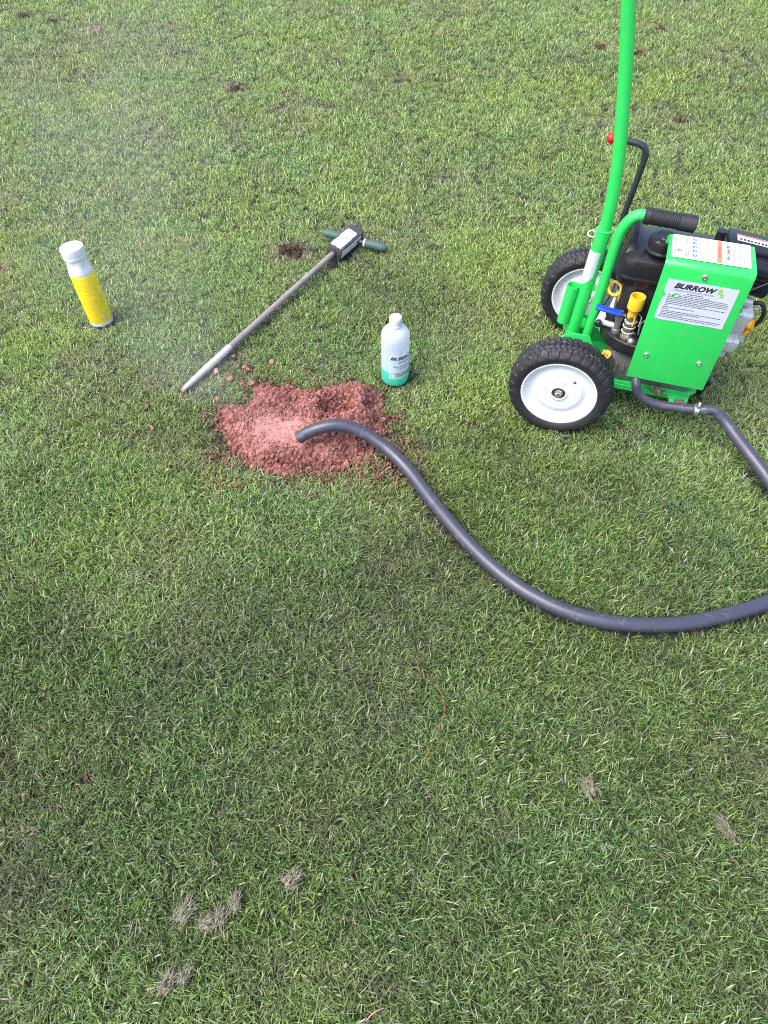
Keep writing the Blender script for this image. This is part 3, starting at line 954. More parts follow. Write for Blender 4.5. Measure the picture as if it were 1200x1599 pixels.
def put_text(name, body, size, m, parent, mapf, **kw):
    me, co = text_mesh(body, size, **kw)
    out = np.array([mapf(a, b) for a, b in co[:, :2]])
    me.vertices.foreach_set('co', out.ravel()); me.update()
    me.materials.clear()
    return link(name, me, m, parent, smooth=False)

def flat_map(O, A, B, N, lift=0.0):
    O, A, B, N = Vector(O), Vector(A), Vector(B), Vector(N)
    return lambda a, b: tuple(O + A * a + B * b + N * lift)

def cyl_map(r, a0, z0, lift=0.0):
    return lambda a, b: ((r + lift) * math.cos(a0 + a / r), (r + lift) * math.sin(a0 + a / r), z0 + b)

def quads(name, rects, m, parent, mapf, split=1):
    """printed strips: (x0, y0, x1, y1)"""
    V, F = [], []
    for (x0, y0, x1, y1) in rects:
        for s in range(split):
            a, b = x0 + (x1 - x0) * s / split, x0 + (x1 - x0) * (s + 1) / split
            i = len(V)
            V += [mapf(a, y0), mapf(b, y0), mapf(b, y1), mapf(a, y1)]
            F.append((i, i + 1, i + 2, i + 3))
    me = bpy.data.meshes.new(name)
    me.from_pydata(V, [], F)
    o = link(name, me, m, parent, smooth=False)
    if len(rects) > 2: o['kind'] = 'stuff'
    return o

def word_rows(x0, x1, ytop, rows, pitch, h, seed, short=()):
    r = np.random.default_rng(seed)
    out = []
    for k in range(rows):
        x = x0; end = x1 if k not in short else x0 + (x1 - x0) * r.uniform(.15, .5)
        y = ytop - pitch * k
        while x < end:
            w = r.uniform(1.2, 4.2) * h
            out.append((x, y, min(x + w, end), y + h)); x += w + h * .7
    return out

# ------------------------------------------------------------------ hose
def ml(x, y, z):
    return MO + MU * x + MW * y + Vector((0, 0, z))
hose_ctrl2 = hose_ctrl + [ml(.396, .079, .113), ml(.381, .08, .1115), ml(.360, .08, .106), ml(.342, .08, .1040)]
hp = catmull(hose_ctrl2, 8)
kink = ml(.392, .080, .114)
rads = []
for p in hp:
    d = (p - kink).length
    r0 = 0.0162
    L_ = (p - ml(.352, .08, .105)).length
    if L_ < .16 and p.x > .5: r0 = 0.0138 + .0024 * (L_ / .16)
    if p.x > .5 and d < .02: r0 *= 1 - .20 * (1 - d / .02)
    rads.append(r0)
hose_o = tube('hose', hp, rads, M['hose'], None, 20, 0.72)
tag(hose_o, 'long black rubber hose snaking over the lawn from green machine to soil heap', 'hose')
# clamp sits on the hose just before the pipe
ca = ml(.358, .08, .1055); cb = ml(.347, .08, .1044)
ax_ = (cb - ca).normalized()
cl = tube('hose_clamp', [ca, ca.lerp(cb, .5), cb], 0.0152, M['steel'], hose_o, 24)
tube('clamp_screw', [ml(.353, .071, .120), ml(.353, .071, .126), ml(.353, .076, .133)], .0048, M['steel'], cl, 10)
box('clamp_housing', ml(.353, .075, .119), (.012, .010, .008), M['steel'], cl, (0, 0, MY), .002)
# printed stripe of dry clippings stuck to the hose
M['clipping'] = mat('dry_clipping', (0.24, 0.24, 0.13), 0.7, var=.5, vscale=90)
def clippings(name, items, parent, m):
    V, F = [], []
    for (p, t, nrm, ln, w) in items:
        p, t, nrm = Vector(p), Vector(t).normalized(), Vector(nrm).normalized()
        b = t.cross(nrm).normalized()
        i = len(V)
        V += [tuple(p - t * ln * .5 - b * w), tuple(p - t * ln * .5 + b * w), tuple(p + nrm * .0006 + b * w), tuple(p + nrm * .0006 - b * w), tuple(p + t * ln * .5)]
        F += [(i, i + 1, i + 2, i + 3), (i + 3, i + 2, i + 4)]
    me = bpy.data.meshes.new(name); me.from_pydata(V, [], F)
    o = link(name, me, m, parent, smooth=False); o['kind'] = 'stuff'
    return o
its = []
for k in range(20):
    i = random.randint(20, 150)
    if i + 1 >= len(hp): continue
    tt = (hp[i + 1] - hp[i]).normalized()
    an = random.gauss(0, .8)
    sd_ = tt.cross(Vector((0, 0, 1))).normalized(); up = sd_.cross(tt)
    nn_ = (up * math.cos(an) + sd_ * math.sin(an))
    dirv = tt * random.gauss(0, 1) + tt.cross(nn_) * random.gauss(0, 1)
    its.append((hp[i] + nn_ * (rads[i] + .0006), dirv, nn_, random.uniform(.005, .013), random.uniform(.0003, .0005)))
clippings('grass_clippings', its, hose_o, M['clipping'])

# ------------------------------------------------------------------ yellow bottle
def face_angle(c):
    return math.atan2(-c.y, -c.x)
yb_root = empty('yellow_bottle', (ybc.x, ybc.y, 0.008))
yb_root.rotation_euler = (R(-2.0), R(-3.0), 0)
yb_root.scale = (1, 1, .95)
tag(yb_root, 'tall white bottle with yellow label and white cap standing in the grass', 'bottle')
rb = .0362
bm = bmesh.new()
seg = 48
prof = [(0, 0), (.030, 0), (.0345, .002), (.0358, .006), (.0358, .182), (.0362, .185), (.0362, .189), (.0352, .196), (.0340, .205), (.0325, .214), (.0322, .223), (.0318, .228), (.0318, .232)]
rings = []
for (r_, h) in prof:
    row = []
    for k in range(seg):
        t = 2 * math.pi * k / seg
        q = r_
        if .190 < h < .226:
            s = (t * 6 / (2 * math.pi)) % 1.0
            if .18 < s < .82: q -= .0021 * min(1, (h - .190) / .01) * (1 if .26 < s < .74 else .5)
        row.append(bm.verts.new((q * math.cos(t), q * math.sin(t), h)))
    rings.append(row)
for a, b in zip(rings[:-1], rings[1:]):
    for k in range(seg):
        try: bm.faces.new((a[k], a[(k + 1) % seg], b[(k + 1) % seg], b[k]))
        except ValueError: pass
bmesh.ops.remove_doubles(bm, verts=bm.verts, dist=1e-6)
from_bm('body', bm, M['white_plastic'], yb_root)
cap = lathe('cap', [(0, .262), (.027, .262), (.0305, .2625), (.0322, .2645), (.0338, .266), (.0346, .2645), (.0350, .261), (.0347, .252), (.0345, .245), (.0340, .243), (.0340, .241), (.0342, .240), (.0336, .231), (.0325, .229), (.0318, .229)], M['white_plastic'], yb_root, 48)
M['yellow_label'] = mat('yellow_label', (0.92, 0.68, 0.006), 0.36, var=.04, vscale=30)
lab = lathe('label', [(.03605, .016), (.03625, .0165), (.03625, .1805), (.03605, .181)], M['yellow_label'], yb_root, 64)
fa = face_angle(ybc)
cm = cyl_map(.0363, fa, 0, .00008)
M['print_brown'] = mat('brown_print', (0.58, 0.38, 0.01), 0.5)
rows = word_rows(-.035, .020, .172, 10, .0048, .0012, 5) + word_rows(-.035, .020, .120, 8, .0048, .0013, 6, (3,)) + word_rows(-.035, .018, .078, 7, .0048, .0012, 7, (5,))
quads('printed_text', rows, M['print_brown'], lab, cm)
quads('printed_text', word_rows(.020, .030, .150, 14, .006, .0012, 8), M['print_brown'], lab, cm)
quads('printed_patch', [(.006, .036, .022, .043)], M['white_plastic'], lab, cm, 4)
M['print_violet'] = mat('violet_print', (0.25, 0.16, 0.35), 0.5)
quads('printed_text', [(.0085, .0375, .0105, .0410), (.0112, .0378, .0128, .0412), (.0135, .0375, .0158, .0408), (.0165, .0378, .0195, .0412)], M['print_violet'], lab, cyl_map(.0363, fa, 0, .00022))

# ------------------------------------------------------------------ green liquid bottle
def mix_shell(name, color, transp, transl, rough=.3):
    m, N, Lk, P = new_mat(name)
    P.inputs["Base Color"].default_value = (*color, 1); P.inputs["Roughness"].default_value = rough
    tl = N.new("ShaderNodeBsdfTranslucent"); tl.inputs[0].default_value = (*color, 1)
    tp = N.new("ShaderNodeBsdfTransparent"); tp.inputs[0].default_value = (.96, .97, 1, 1)
    a = N.new("ShaderNodeMixShader"); a.inputs[0].default_value = transl
    b = N.new("ShaderNodeMixShader"); b.inputs[0].default_value = transp
    Lk.new(P.outputs[0], a.inputs[1]); Lk.new(tl.outputs[0], a.inputs[2])
    Lk.new(a.outputs[0], b.inputs[1]); Lk.new(tp.outputs[0], b.inputs[2])
    Lk.new(b.outputs[0], N["Material Output"].inputs["Surface"])
    return m
M['hdpe'] = mix_shell('milky_plastic', (0.78, 0.82, 0.92), .22, .45)
M['liquid'] = mix_shell('green_liquid_in_milky_wall', (0.13, 0.78, 0.60), .0, .45, .25)
M['clear_label'] = mix_shell('milky_label', (0.85, 0.87, 0.95), .50, .2)
gr = empty('green_bottle', (gbc.x, gbc.y, .008))
tag(gr, 'translucent plastic bottle holding a little green liquid, standing beside the soil heap', 'bottle')
RB = .0405
body = lathe('body', [(.0398, .0522), (.0396, .060), (.0398, .11), (.0405, .138), (.0405, .150), (.0398, .158), (.0375, .166), (.0330, .173), (.0270, .178), (.0205, .1815), (.0175, .183), (.0170, .190)], M['hdpe'], gr, 56)
lathe('liquid', [(0, .002), (.030, .001), (.037, .003), (.0395, .009), (.0400, .02), (.0398, .0520), (.0392, .0524), (0, .0520)], M['liquid'], gr, 48)
bm = bmesh.new()
seg = 48
prof = [(0, .2145), (.0135, .2145), (.0162, .2135), (.0172, .2115), (.0176, .207), (.0178, .1945), (.0172, .193), (.0180, .191), (.0180, .187), (.0168, .186)]
bm_lathe(bm, prof, seg)
for i, v in enumerate(bm.verts):
    rr = math.hypot(v.co.x, v.co.y)
    if .0175 < rr < .0179 and .193 < v.co.z < .209 and (i % 2):
        v.co.x *= .965; v.co.y *= .965
from_bm('cap', bm, M['white_plastic'], gr)
ga = face_angle(gbc)
# label starts left of the middle and runs round to the right
a0 = ga - .028 / RB * 0 - .42
lm_ = cyl_map(RB - .0006, a0, 0, .0011)
V = []; F = []
nseg = 36
for k in range(nseg + 1):
    x = k / nseg * .100
    V += [lm_(x, .030), lm_(x, .112)]
for k in range(nseg):
    F.append((2 * k, 2 * k + 2, 2 * k + 3, 2 * k + 1))
me = bpy.data.meshes.new('label'); me.from_pydata(V, [], F)
glab = link('label', me, M['clear_label'], gr)
tm = cyl_map(RB - .0006, a0, 0, .0013)
put_text('lettering', 'BURROW', .0145, M['print_black'], glab, lambda a, b: tm(a + .003, b + .098), shear=.3, offset=.0006, xs=1.35)
put_text('lettering', 'SMOKE', .0100, M['print_grey'], glab, lambda a, b: tm(a + .024, b + .086), shear=.25, xs=1.3)
quads('printed_text', word_rows(.012, .07, .074, 1, .004, .0022, 21) + word_rows(.018, .07, .068, 1, .004, .0016, 22) + word_rows(.026, .07, .063, 1, .004, .0014, 23) + word_rows(.020, .07, .052, 4, .0036, .0013, 24), M['print_grey'], glab, tm)
quads('printed_mark', [(.008, .036, .013, .046)], M['white_plastic'], glab, tm)

# ------------------------------------------------------------------ soil probe
probe = empty('soil_probe', (pr0.x, pr0.y, 0))
tag(probe, 'steel soil probe with a boxy weighted head and green T grips lying on grass', 'soil probe')
def pl(v): return Vector(v) - Vector((pr0.x, pr0.y, 0))
M['rod'] = mat('worn_rod', (0.29, 0.25, 0.255), 0.6, metal=.2, var=.25, vscale=30, dirt=(0.42, 0.33, 0.30), dscale=35, damt=.4, bump=.2, bscale=300)
M['rod_tip'] = mat('scoured_rod_tip', (0.60, 0.55, 0.57), 0.6, metal=.1, var=.2, vscale=40, dirt=(0.40, 0.26, 0.21), dscale=45, damt=.4)
mid = pr0.lerp(pr1, .27)
q1 = pr0.lerp(pr1, .26)
tube('rod', [pl(q1), pl(pr0.lerp(pr1, .6)), pl(pr1 + bd * .012)], [.0100, .0096, .0090], M['rod'], probe, 16)
tube('rod_tip', [pl(pr0), pl(pr0.lerp(pr1, .03)), pl(pr0.lerp(pr1, .10)), pl(pr0.lerp(pr1, .13)), pl(mid)], [.0050, .0080, .0096, .0106, .0106], M['rod_tip'], probe, 16)
side = Vector((bd.y, -bd.x, 0))
hd_len, hd_w = .156, .056
slope = math.atan2((pr1 - pr0).z, math.hypot((pr1 - pr0).x, (pr1 - pr0).y))
hc = pr1 + bd * (hd_len * .5 + .004); hc.z = .039
hrot = math.atan2(bd.y, bd.x)
M['head'] = mat('black_worn_steel', (0.075, 0.07, 0.075), 0.45, metal=.3, var=.2, dirt=(0.16, 0.11, 0.10), dscale=40, damt=.3)
head = box('head', pl(hc), (hd_len, hd_w, .050), M['head'], probe, (R(14), 0, hrot), .002)
M['peeling'] = mat('peeling_white_sticker', (0.66, 0.62, 0.70), 0.5, var=.06, dirt=(0.10, 0.085, 0.09), dscale=48, damt=.48)
M['head_sticker'] = mat('white_sticker', (0.74, 0.70, 0.76), 0.45, var=.05, dirt=(0.15, 0.12, 0.12), dscale=60, damt=.16)
def on_head(x, y, z):
    return Euler((R(14), 0, hrot)).to_matrix() @ Vector((x, y, z)) + pl(hc)
def head_patch(name, pts_, m):
    bm = bmesh.new()
    vs = [bm.verts.new(on_head(*p)) for p in pts_]
    bm.faces.new(vs)
    r = bmesh.ops.extrude_face_region(bm, geom=list(bm.faces))
    return from_bm(name, bm, m, head, False)
def ragged(x0, x1, y0, y1, n, amp, seed):
    r = np.random.default_rng(seed); out = []
    for (a, b) in (((x0, y0), (x1, y0)), ((x1, y0), (x1, y1)), ((x1, y1), (x0, y1)), ((x0, y1), (x0, y0))):
        for k in range(n):
            f = k / n
            out.append((a[0] + (b[0] - a[0]) * f + r.normal(0, amp), a[1] + (b[1] - a[1]) * f + r.normal(0, amp)))
    return out
def patch_box(name, P2, top, m):
    bm = bmesh.new()
    if top: lo = [bm.verts.new(on_head(a, b, .0252)) for a, b in P2]; hi = [bm.verts.new(on_head(a, b, .0256)) for a, b in P2]
    else: lo = [bm.verts.new(on_head(a, -.0282, b)) for a, b in P2]; hi = [bm.verts.new(on_head(a, -.0286, b)) for a, b in P2]
    bm.faces.new(lo); bm.faces.new(hi)
    n_ = len(lo)
    for k in range(n_): bm.faces.new((lo[k], lo[(k + 1) % n_], hi[(k + 1) % n_], hi[k]))
    return from_bm(name, bm, m, head, False)
patch_box('sticker', ragged(-.070, .046, -.020, .022, 7, .0012, 4), True, M['peeling'])
patch_box('sticker', ragged(-.070, .056, -.010, .019, 7, .0006, 5), False, M['head_sticker'])
tube('collar', [on_head(-.084, 0, 0), on_head(-.074, 0, 0)], .0125, M['head'], head, 14)
# T bar with two green grips
M['grip_green'] = mat('dark_green_foam', (0.045, 0.105, 0.095), 0.6, var=.2, vscale=60, bump=.2, bscale=600)
bar_c = on_head(.050, 0, -.006)
gL = pl(gp(506, 363, .040)); gR = pl(gp(604, 388, .030))
bdir = (gR - gL).normalized()
gm = gL.lerp(gR, .5)
tube('handle_bar', [gL + bdir * .03, gR - bdir * .03], .007, M['head'], probe, 12)
def grip(a, b):
    n_ = 9
    P_ = [a.lerp(b, k / n_) for k in range(n_ + 1)]
    rr = [.0105, .0140, .0146, .0148, .0146, .0148, .0146, .0142, .0130, .0080]
    tube('grip', P_, rr, M['grip_green'], probe, 18)
grip(gR - bdir * .082, gR); grip(gL + bdir * .082, gL)
tube('grip_collar', [gR - bdir * .086, gR - bdir * .080], .0142, M['white_plastic'], probe, 18)
tube('cotter_pin', [on_head(.073, -.006, .004), on_head(.085, -.012, .004), on_head(.098, -.022, .006), on_head(.112, -.040, .010)], [.0022, .0022, .0017, .0006], M['head'], probe, 8)
tube('latch', [on_head(.060, -.024, -.012), on_head(.072, -.030, -.016), on_head(.080, -.030, -.020)], .004, M['dark_steel'], probe, 8)

# ------------------------------------------------------------------ the machine
mc = empty('fumigator_cart', MO, MY)
tag(mc, 'bright green two wheeled engine cart with tall green mast and printed panel', 'engine cart')

# wheels
WR = .1345
def tyre_mesh():
    bm = bmesh.new()
    seg = 348
    prof = [(.0925, -.030), (.0955, -.0345), (.1000, -.0385), (.1060, -.0415), (.1120, -.0428), (.1175, -.0425), (.1215, -.0412), (.1250, -.0392), (.1280, -.0360), (.1300, -.0320),
            (.1314, -.0275), (.1322, -.0245), (.1328, -.0200), (.1334, -.0160), (.1338, -.0125), (.1341, -.0085), (.1343, -.0040), (.1344, 0)]
    prof = prof + [(r_, -y) for r_, y in prof[-2::-1]]
    rows = []
    per = 58
    for (r_, y) in prof:
        row = []
        ay = abs(y)
        for k in range(seg):
            t = 2 * math.pi * k / seg
            u = k / seg * per
            d = 0.0
            if r_ > .1205:
                if ay > .0255:
                    f = (u * 0.5 + (.0 if y > 0 else .25)) % 1
                    if f < .22: d = .0040
                    elif ay > .037 and f > .6: d = .0022
                elif ay > .0135:
                    f = (u + (.0 if y > 0 else .5)) % 1
                    d = .0034 if f < .26 else (.0012 if f > .85 else 0)
                    if .0238 < ay: d = max(d, .0035)
                else:
                    f = (u + .25 + y * 18) % 1
                    if f < .20: d = .0032
                    if .0105 < ay: d = .0032
            row.append(bm.verts.new(((r_ - d) * math.cos(t), y, (r_ - d) * math.sin(t))))
        rows.append(row)
    for a, b in zip(rows[:-1], rows[1:]):
        for k in range(seg):
            bm.faces.new((a[k], a[(k + 1) % seg], b[(k + 1) % seg], b[k]))
    bmesh.ops.recalc_face_normals(bm, faces=bm.faces)
    me = bpy.data.meshes.new('tyre'); bm.to_mesh(me); bm.free()
    return me
tyre_me = tyre_mesh()
rim_prof = [(.0940, .028), (.0975, .030), (.0985, .033), (.0975, .0365), (.0945, .0372), (.0915, .0355), (.0890, .0310), (.0850, .0255), (.0790, .0215), (.0740, .0195), (.0690, .0192), (.0640, .0215), (.0600, .0265),
            (.0570, .0285), (.0500, .0292), (.0300, .0300), (.0240, .0305), (.0215, .0325), (.0195, .0335), (.0180, .0325), (.0172, .0290), (.0168, .0100), (0, .0100)]
far_prof = [(r_, -h) for r_, h in rim_prof][::-1]
for kk, yy in enumerate((.034, .490)):
    bm = bmesh.new()
    bm_lathe(bm, rim_prof + far_prof[1:] if False else rim_prof, 72, (0, 0, 0), (0, -1, 0))
    bm_lathe(bm, [(r_, h) for r_, h in rim_prof], 72, (0, 0, 0), (0, 1, 0))
    bm_lathe(bm, [(.0940, -.0285), (.0940, .0285)], 72, (0, 0, 0), (0, 1, 0))
    wh = from_bm('wheel', bm, M['white_paint'], mc)
    wh.location = (.012 * kk, yy, .132)
    wh.rotation_euler = (0, .6 * kk + .2, 0)
    link('tyre', tyre_me, M['rubber'], wh)
    s = -1
    tube('bearing', [(0, -.0305, 0), (0, -.0180, 0)], [.0160, .0160], M['dark_steel'], wh, 24)
    lathe('axle_bolt', [(0, .0085), (.0075, .0085), (.0092, .0070), (.0092, 0), (.0125, 0), (.0125, -.002), (0, -.002)], M['steel'], wh, 6, (0, -.0315, 0), (0, -1, 0))
    its = []
    for k in range(60):
        an = random.random() * 6.283; yy_ = random.uniform(-.036, .036)
        nn_ = Vector((math.cos(an), yy_ * 8, math.sin(an))).normalized()
        its.append((Vector((.1342 * math.cos(an), yy_, .1342 * math.sin(an))) * (1 if abs(yy_) < .024 else .975), Vector((-math.sin(an), random.gauss(0, 1), math.cos(an))), nn_, random.uniform(.005, .016), random.uniform(.0005, .0010)))
    for k in range(14):
        an = random.random() * 6.283; rr_ = random.uniform(.03, .056)
        its.append((Vector((rr_ * math.cos(an), -.0305, rr_ * math.sin(an))), Vector((random.gauss(0, 1), 0, random.gauss(0, 1))), Vector((0, -1, 0)), random.uniform(.003, .008), .0004))
    clippings('grass_clippings', its, wh, M['clipping'])
    if kk == 0:
        box('valve_slot', (.024, -.0297, .048), (.005, .0012, .008), M['print_grey'], wh, (0, .35, 0), .0005)
tube('axle', [(0, .06, .137), (0, TRACK - .005, .137)], .0095, M['dark_steel'], mc, 16)

# chassis
prism('deck', [(.028, .150), (.120, .140), (.335, .140), (.352, .160), (.352, .400), (.028, .400)], .094, .099, M['green_dirty'], mc)
prism('deck_lip', [(.120, .080), (.335, .080), (.335, .094), (.120, .094)], 0, .004, M['green'], mc, ((0, .139, 0), (1, 0, 0), (0, 0, 1), (0, -1, 0)))
prism('side_plate', [(-.030, .120), (.018, .095), (.130, .085), (.130, .106), (.072, .130), (.046, .178), (-.005, .178), (-.030, .160)], 0, .005, M['green_dirty'], mc, ((0, .205, 0), (1, 0, 0), (0, 0, 1), (0, 1, 0)), .001)
prism('side_plate', [(-.030, .120), (.018, .095), (.130, .085), (.130, .106), (.072, .130), (.046, .178), (-.005, .178), (-.030, .160)], 0, .005, M['green_dirty'], mc, ((0, .300, 0), (1, 0, 0), (0, 0, 1), (0, 1, 0)), .001)
prism('front_bracket', [(.286, .084), (.326, .084), (.336, .139), (.262, .139), (.284, .118)], .092, .097, M['green_dirty'], mc, None, .001)
for i, (bx_, by_) in enumerate(((.308, .098), (.252, .130))):
    lathe('bolt', [(0, .007), (.006, .007), (.007, .005), (.007, 0), (.010, 0), (.010, -.002)], M['steel'], mc, 6, (bx_, by_, .099), (0, 0, 1))
    r = np.random.default_rng(60 + i)
    ps = np.array([(bx_ + r.normal(0, .008), by_ + r.normal(0, .007), .100 + r.random() * .004) for _ in range(45)])
    o = crumbs('mud', ps, .0016 + .0026 * r.random(45), M['mud'], mc, (0, 0, 0), None, 61 + i); o["kind"] = "stuff"
prism('leg_plate', [(.330, .020), (.352, .020), (.352, .096), (.310, .096)], 0, .005, M['green_dirty'], mc, ((0, .33, 0), (1, 0, 0), (0, 0, 1), (0, 1, 0)))
bm = bmesh.new()
bm_box(bm, (.362, .285, .070), (.085, .060, .012), (0, R(16), 0), .003)
bm_box(bm, (.372, .285, .036), (.050, .048, .060), (0, R(10), 0), .006)
from_bm('rubber_foot', bm, M['black_plastic'], mc)

# mast, sleeve, cup, lifting handle
Ymast = .25
sl_a, sl_b = Vector((-.003, Ymast, .150)), Vector((.012, Ymast, .457))
tube('mast_sleeve', [sl_a, sl_a.lerp(sl_b, .5), sl_b], .0188, M['green'], mc, 28, .86)
lathe('sleeve_rim', [(.0150, 0), (.0192, 0), (.0202, .0015), (.0192, .003), (.0150, .003)], M['green'], mc, 28, sl_b - Vector((0, 0, .003)), sl_b - sl_a)
mast_pts = [(.006, Ymast, .34), (.012, Ymast, .457), (.011, Ymast, .530), (.006, Ymast, .585), (.001, Ymast, .630), (-.009, Ymast, .690), (-.030, Ymast, .800), (-.055, Ymast, .914), (-.082, Ymast, 1.04)]
tube('mast', catmull(mast_pts, 6), .0146, M['green'], mc, 24)
tube('push_handle', [(-.085, .08, 1.045), (-.085, Ymast, 1.045), (-.085, .42, 1.045)], .0125, M['green'], mc, 18)
tube('probe_cup', [(-.034, Ymast - .006, .185), (-.031, Ymast - .006, .245), (-.0285, Ymast - .006, .298)], .0165, M['green'], mc, 28, .88)
# sticker wrapped on the sleeve
V, F = [], []
for k in range(13):
    an = R(175 + k * 10)
    for j in range(7):
        f = j / 6
        z = .305 + .098 * f + (.030 * (1 - f) * (k / 12) ** 2)
        c = sl_a.lerp(sl_b, (z - sl_a.z) / (sl_b.z - sl_a.z))
        V.append((c.x + (.0191) * math.cos(an), c.y + .0191 * math.sin(an), z))
for k in range(12):
    for j in range(6):
        i = k * 7 + j
        F.append((i, i + 7, i + 8, i + 1))
me = bpy.data.meshes.new('sleeve_sticker'); me.from_pydata(V, [], F)
ss = link('sleeve_sticker', me, M['sticker'], mc)
def ring_path(c, a, b, r1, r2, n_=24, t0=0, t1=2 * math.pi):
    return [Vector(c) + Vector(a) * math.cos(t0 + (t1 - t0) * k / n_) * r1 + Vector(b) * math.sin(t0 + (t1 - t0) * k / n_) * r2 for k in range(n_ + 1)]
tube('hitch_pin_ring', ring_path((-.0145, Ymast, .440), (1, 0, 0), (0, .55, .83), .010, .0075), .0014, M['clip'], mc, 8)
lift = [(.038, Ymast - .012, .110), (.039, Ymast - .012, .160), (.045, Ymast - .012, .335), (.047, Ymast - .012, .420), (.050, Ymast - .012, .462), (.061, Ymast - .012, .490), (.076, Ymast - .012, .506), (.095, Ymast - .012, .510), (.150, Ymast - .012, .508), (.205, Ymast - .012, .506)]
tube('lifting_handle', catmull(lift, 6), .0134, M['green'], mc, 20)
# ribbed grip
P_, rr = [], []
for k in range(0, 61):
    f = k / 60
    P_.append(Vector((.092 + .120 * f, Ymast - .012, .510 - .004 * f)))
    if f < .03: rr.append(.0172)
    elif .12 < f < .68: rr.append(.0190 if k % 2 else .0176)
    elif f > .985: rr.append(.0150)
    else: rr.append(.0195)
tube('handle_grip', P_, rr, M['grip'], mc, 22)
# small welds between sleeve and handle
box('weld_plate', (.018, Ymast - .006, .30), (.022, .006, .018), M['green'], mc, None, .002)
box('weld_plate', (.013, Ymast - .006, .19), (.026, .006, .030), M['green'], mc, None, .002)

# bent rod with red ball, standing at the far side
Yr = .40
rod_pts = [(.050, Yr, .20), (.053, Yr, .40), (.058, Yr, .47), (.0635, Yr, .545), (.0645, Yr, .575), (.058, Yr, .592), (.044, Yr, .599), (.022, Yr, .602), (-.012, Yr, .604)]
rod = tube('bent_rod', catmull(rod_pts, 5), .0078, M['dark_steel'], mc, 16)
lathe('ball_knob', [(0, -.012), (.006, -.0105), (.0105, -.006), (.012, 0), (.0105, .006), (.006, .0105), (0, .012)], M['red'], rod, 20, (-.023, Yr, .6045), (1, 0, 0))

# printed cover panel: one bent sheet
pf, zt, rbend = .080, .4935, .014
prof2 = [(pf, .168), (pf, zt - rbend)]
for k in range(1, 7):
    a = R(90) * k / 6
    prof2.append((pf + rbend - rbend * math.cos(a), zt - rbend + rbend * math.sin(a)))
prof2 += [(.195, zt + .002), (.202, zt - .001), (.2045, zt - .007), (.2045, zt - .050)]
th = .0028
bm = bmesh.new()
x0, x1 = .155, .347
rows = []
for i, (y, z) in enumerate(prof2):
    a = Vector(prof2[max(i - 1, 0)]); b = Vector(prof2[min(i + 1, len(prof2) - 1)])
    t = (b - a).normalized(); nrm = Vector((t.y, -t.x))
    xi0 = x0 + (.001 if i == 0 else 0); xi1 = x1 - (.001 if i == 0 else 0)
    if z > zt - .004 and y > .19: xi0 += .003; xi1 -= .003
    rows.append([bm.verts.new((xi0, y, z)), bm.verts.new((xi1, y, z)), bm.verts.new((xi1, y + nrm.x * th, z + nrm.y * th)), bm.verts.new((xi0, y + nrm.x * th, z + nrm.y * th))])
for a, b in zip(rows[:-1], rows[1:]):
    for k in range(4):
        bm.faces.new((a[k], a[(k + 1) % 4], b[(k + 1) % 4], b[k]))
bm.faces.new(rows[0]); bm.faces.new(rows[-1])
bmesh.ops.recalc_face_normals(bm, faces=bm.faces)
edges = [e for e in bm.edges if len(e.link_faces) == 2 and e.calc_face_angle(0) > R(50)]
bmesh.ops.bevel(bm, geom=edges, offset=.0008, segments=2, profile=.5, affect='EDGES')
panel = from_bm('cover_panel', bm, M['green'], mc)
for (bx_, bz_) in ((.246, .470), (.185, .243), (.311, .245)):
    lathe('bolt', [(0, .0030), (.0026, .0030), (.0028, .0042), (.0050, .0040), (.0064, .0022), (.0068, 0), (.0068, -.001)], M['steel'], panel, 18, (bx_, pf - .0004, bz_), (0, -1, 0))
# front label
yl = pf - .0007
fm = flat_map((.172, yl, .348), (1, 0, 0), (0, 0, 1), (0, -1, 0))
rag = [(0, .002), (.02, .0), (.05, .0012), (.09, .0002), (.12, .0015), (.154, .001), (.1545, .050), (.155, .101), (.1545, .1045), (.080, .1052), (.003, .1055), (.0005, .104), (.0012, .072), (.007, .069), (.0075, .063), (.003, .059), (.0, .040)]
prism('front_label', [(a + .172, b + .348) for a, b in rag], 0, .0005, M['sticker'], panel, ((0, pf - .0002, 0), (1, 0, 0), (0, 0, 1), (0, -1, 0)))
flabel = [o for o in panel.children if o.name.startswith('front_label')][0]
def fl(dx, dz): return lambda a, b: tuple(Vector(fm(a + dx, b + dz)) + Vector((0, -.0002, 0)))
put_text('lettering', 'BURROW', .0175, M['print_black'], panel, fl(.019, .0860), shear=.32, offset=.0009, width=.092)
put_text('lettering', 'R', .0185, M['print_lime'], panel, fl(.1130, .0862), offset=.0008, xs=1.0)
put_text('lettering', 'x', .0150, M['print_lime'], panel, fl(.1205, .0795), offset=.0008, xs=1.0)
put_text('lettering', 'CARBON MONOXIDE SPRAYER', .0060, M['print_grey'], panel, fl(.018, .0785), width=.090, spacing=1.15)
r = np.random.default_rng(90)
quads('printed_text', word_rows(.052, .086, .0735, 1, .004, .0020, 91) + word_rows(.044, .104, .0695, 1, .004, .0013, 92), M['print_grey'], panel, fl(0, 0))
rows_ = []
yy = .0655
for k, (a, b) in enumerate([(.012, .142), (.012, .146), (.012, .146), (.012, .146), (.012, .100), (.012, .146), (.012, .020), (.010, .080), (.010, .024), (.010, .142), (.010, .095), (.010, .060), (.008, .146), (.008, .140)]):
    rows_ += word_rows(a, b, yy, 1, .004, .0017, 93 + k)
    yy -= .0043 if k not in (6, 8) else .0052
quads('printed_text', rows_, M['print_grey'], panel, fl(0, 0))
V = [fl(0, 0)(.030 + .0085 * math.cos(t) * 1.15, .0665 + .0062 * math.sin(t)) for t in np.linspace(0, 6.283, 25)[:-1]]
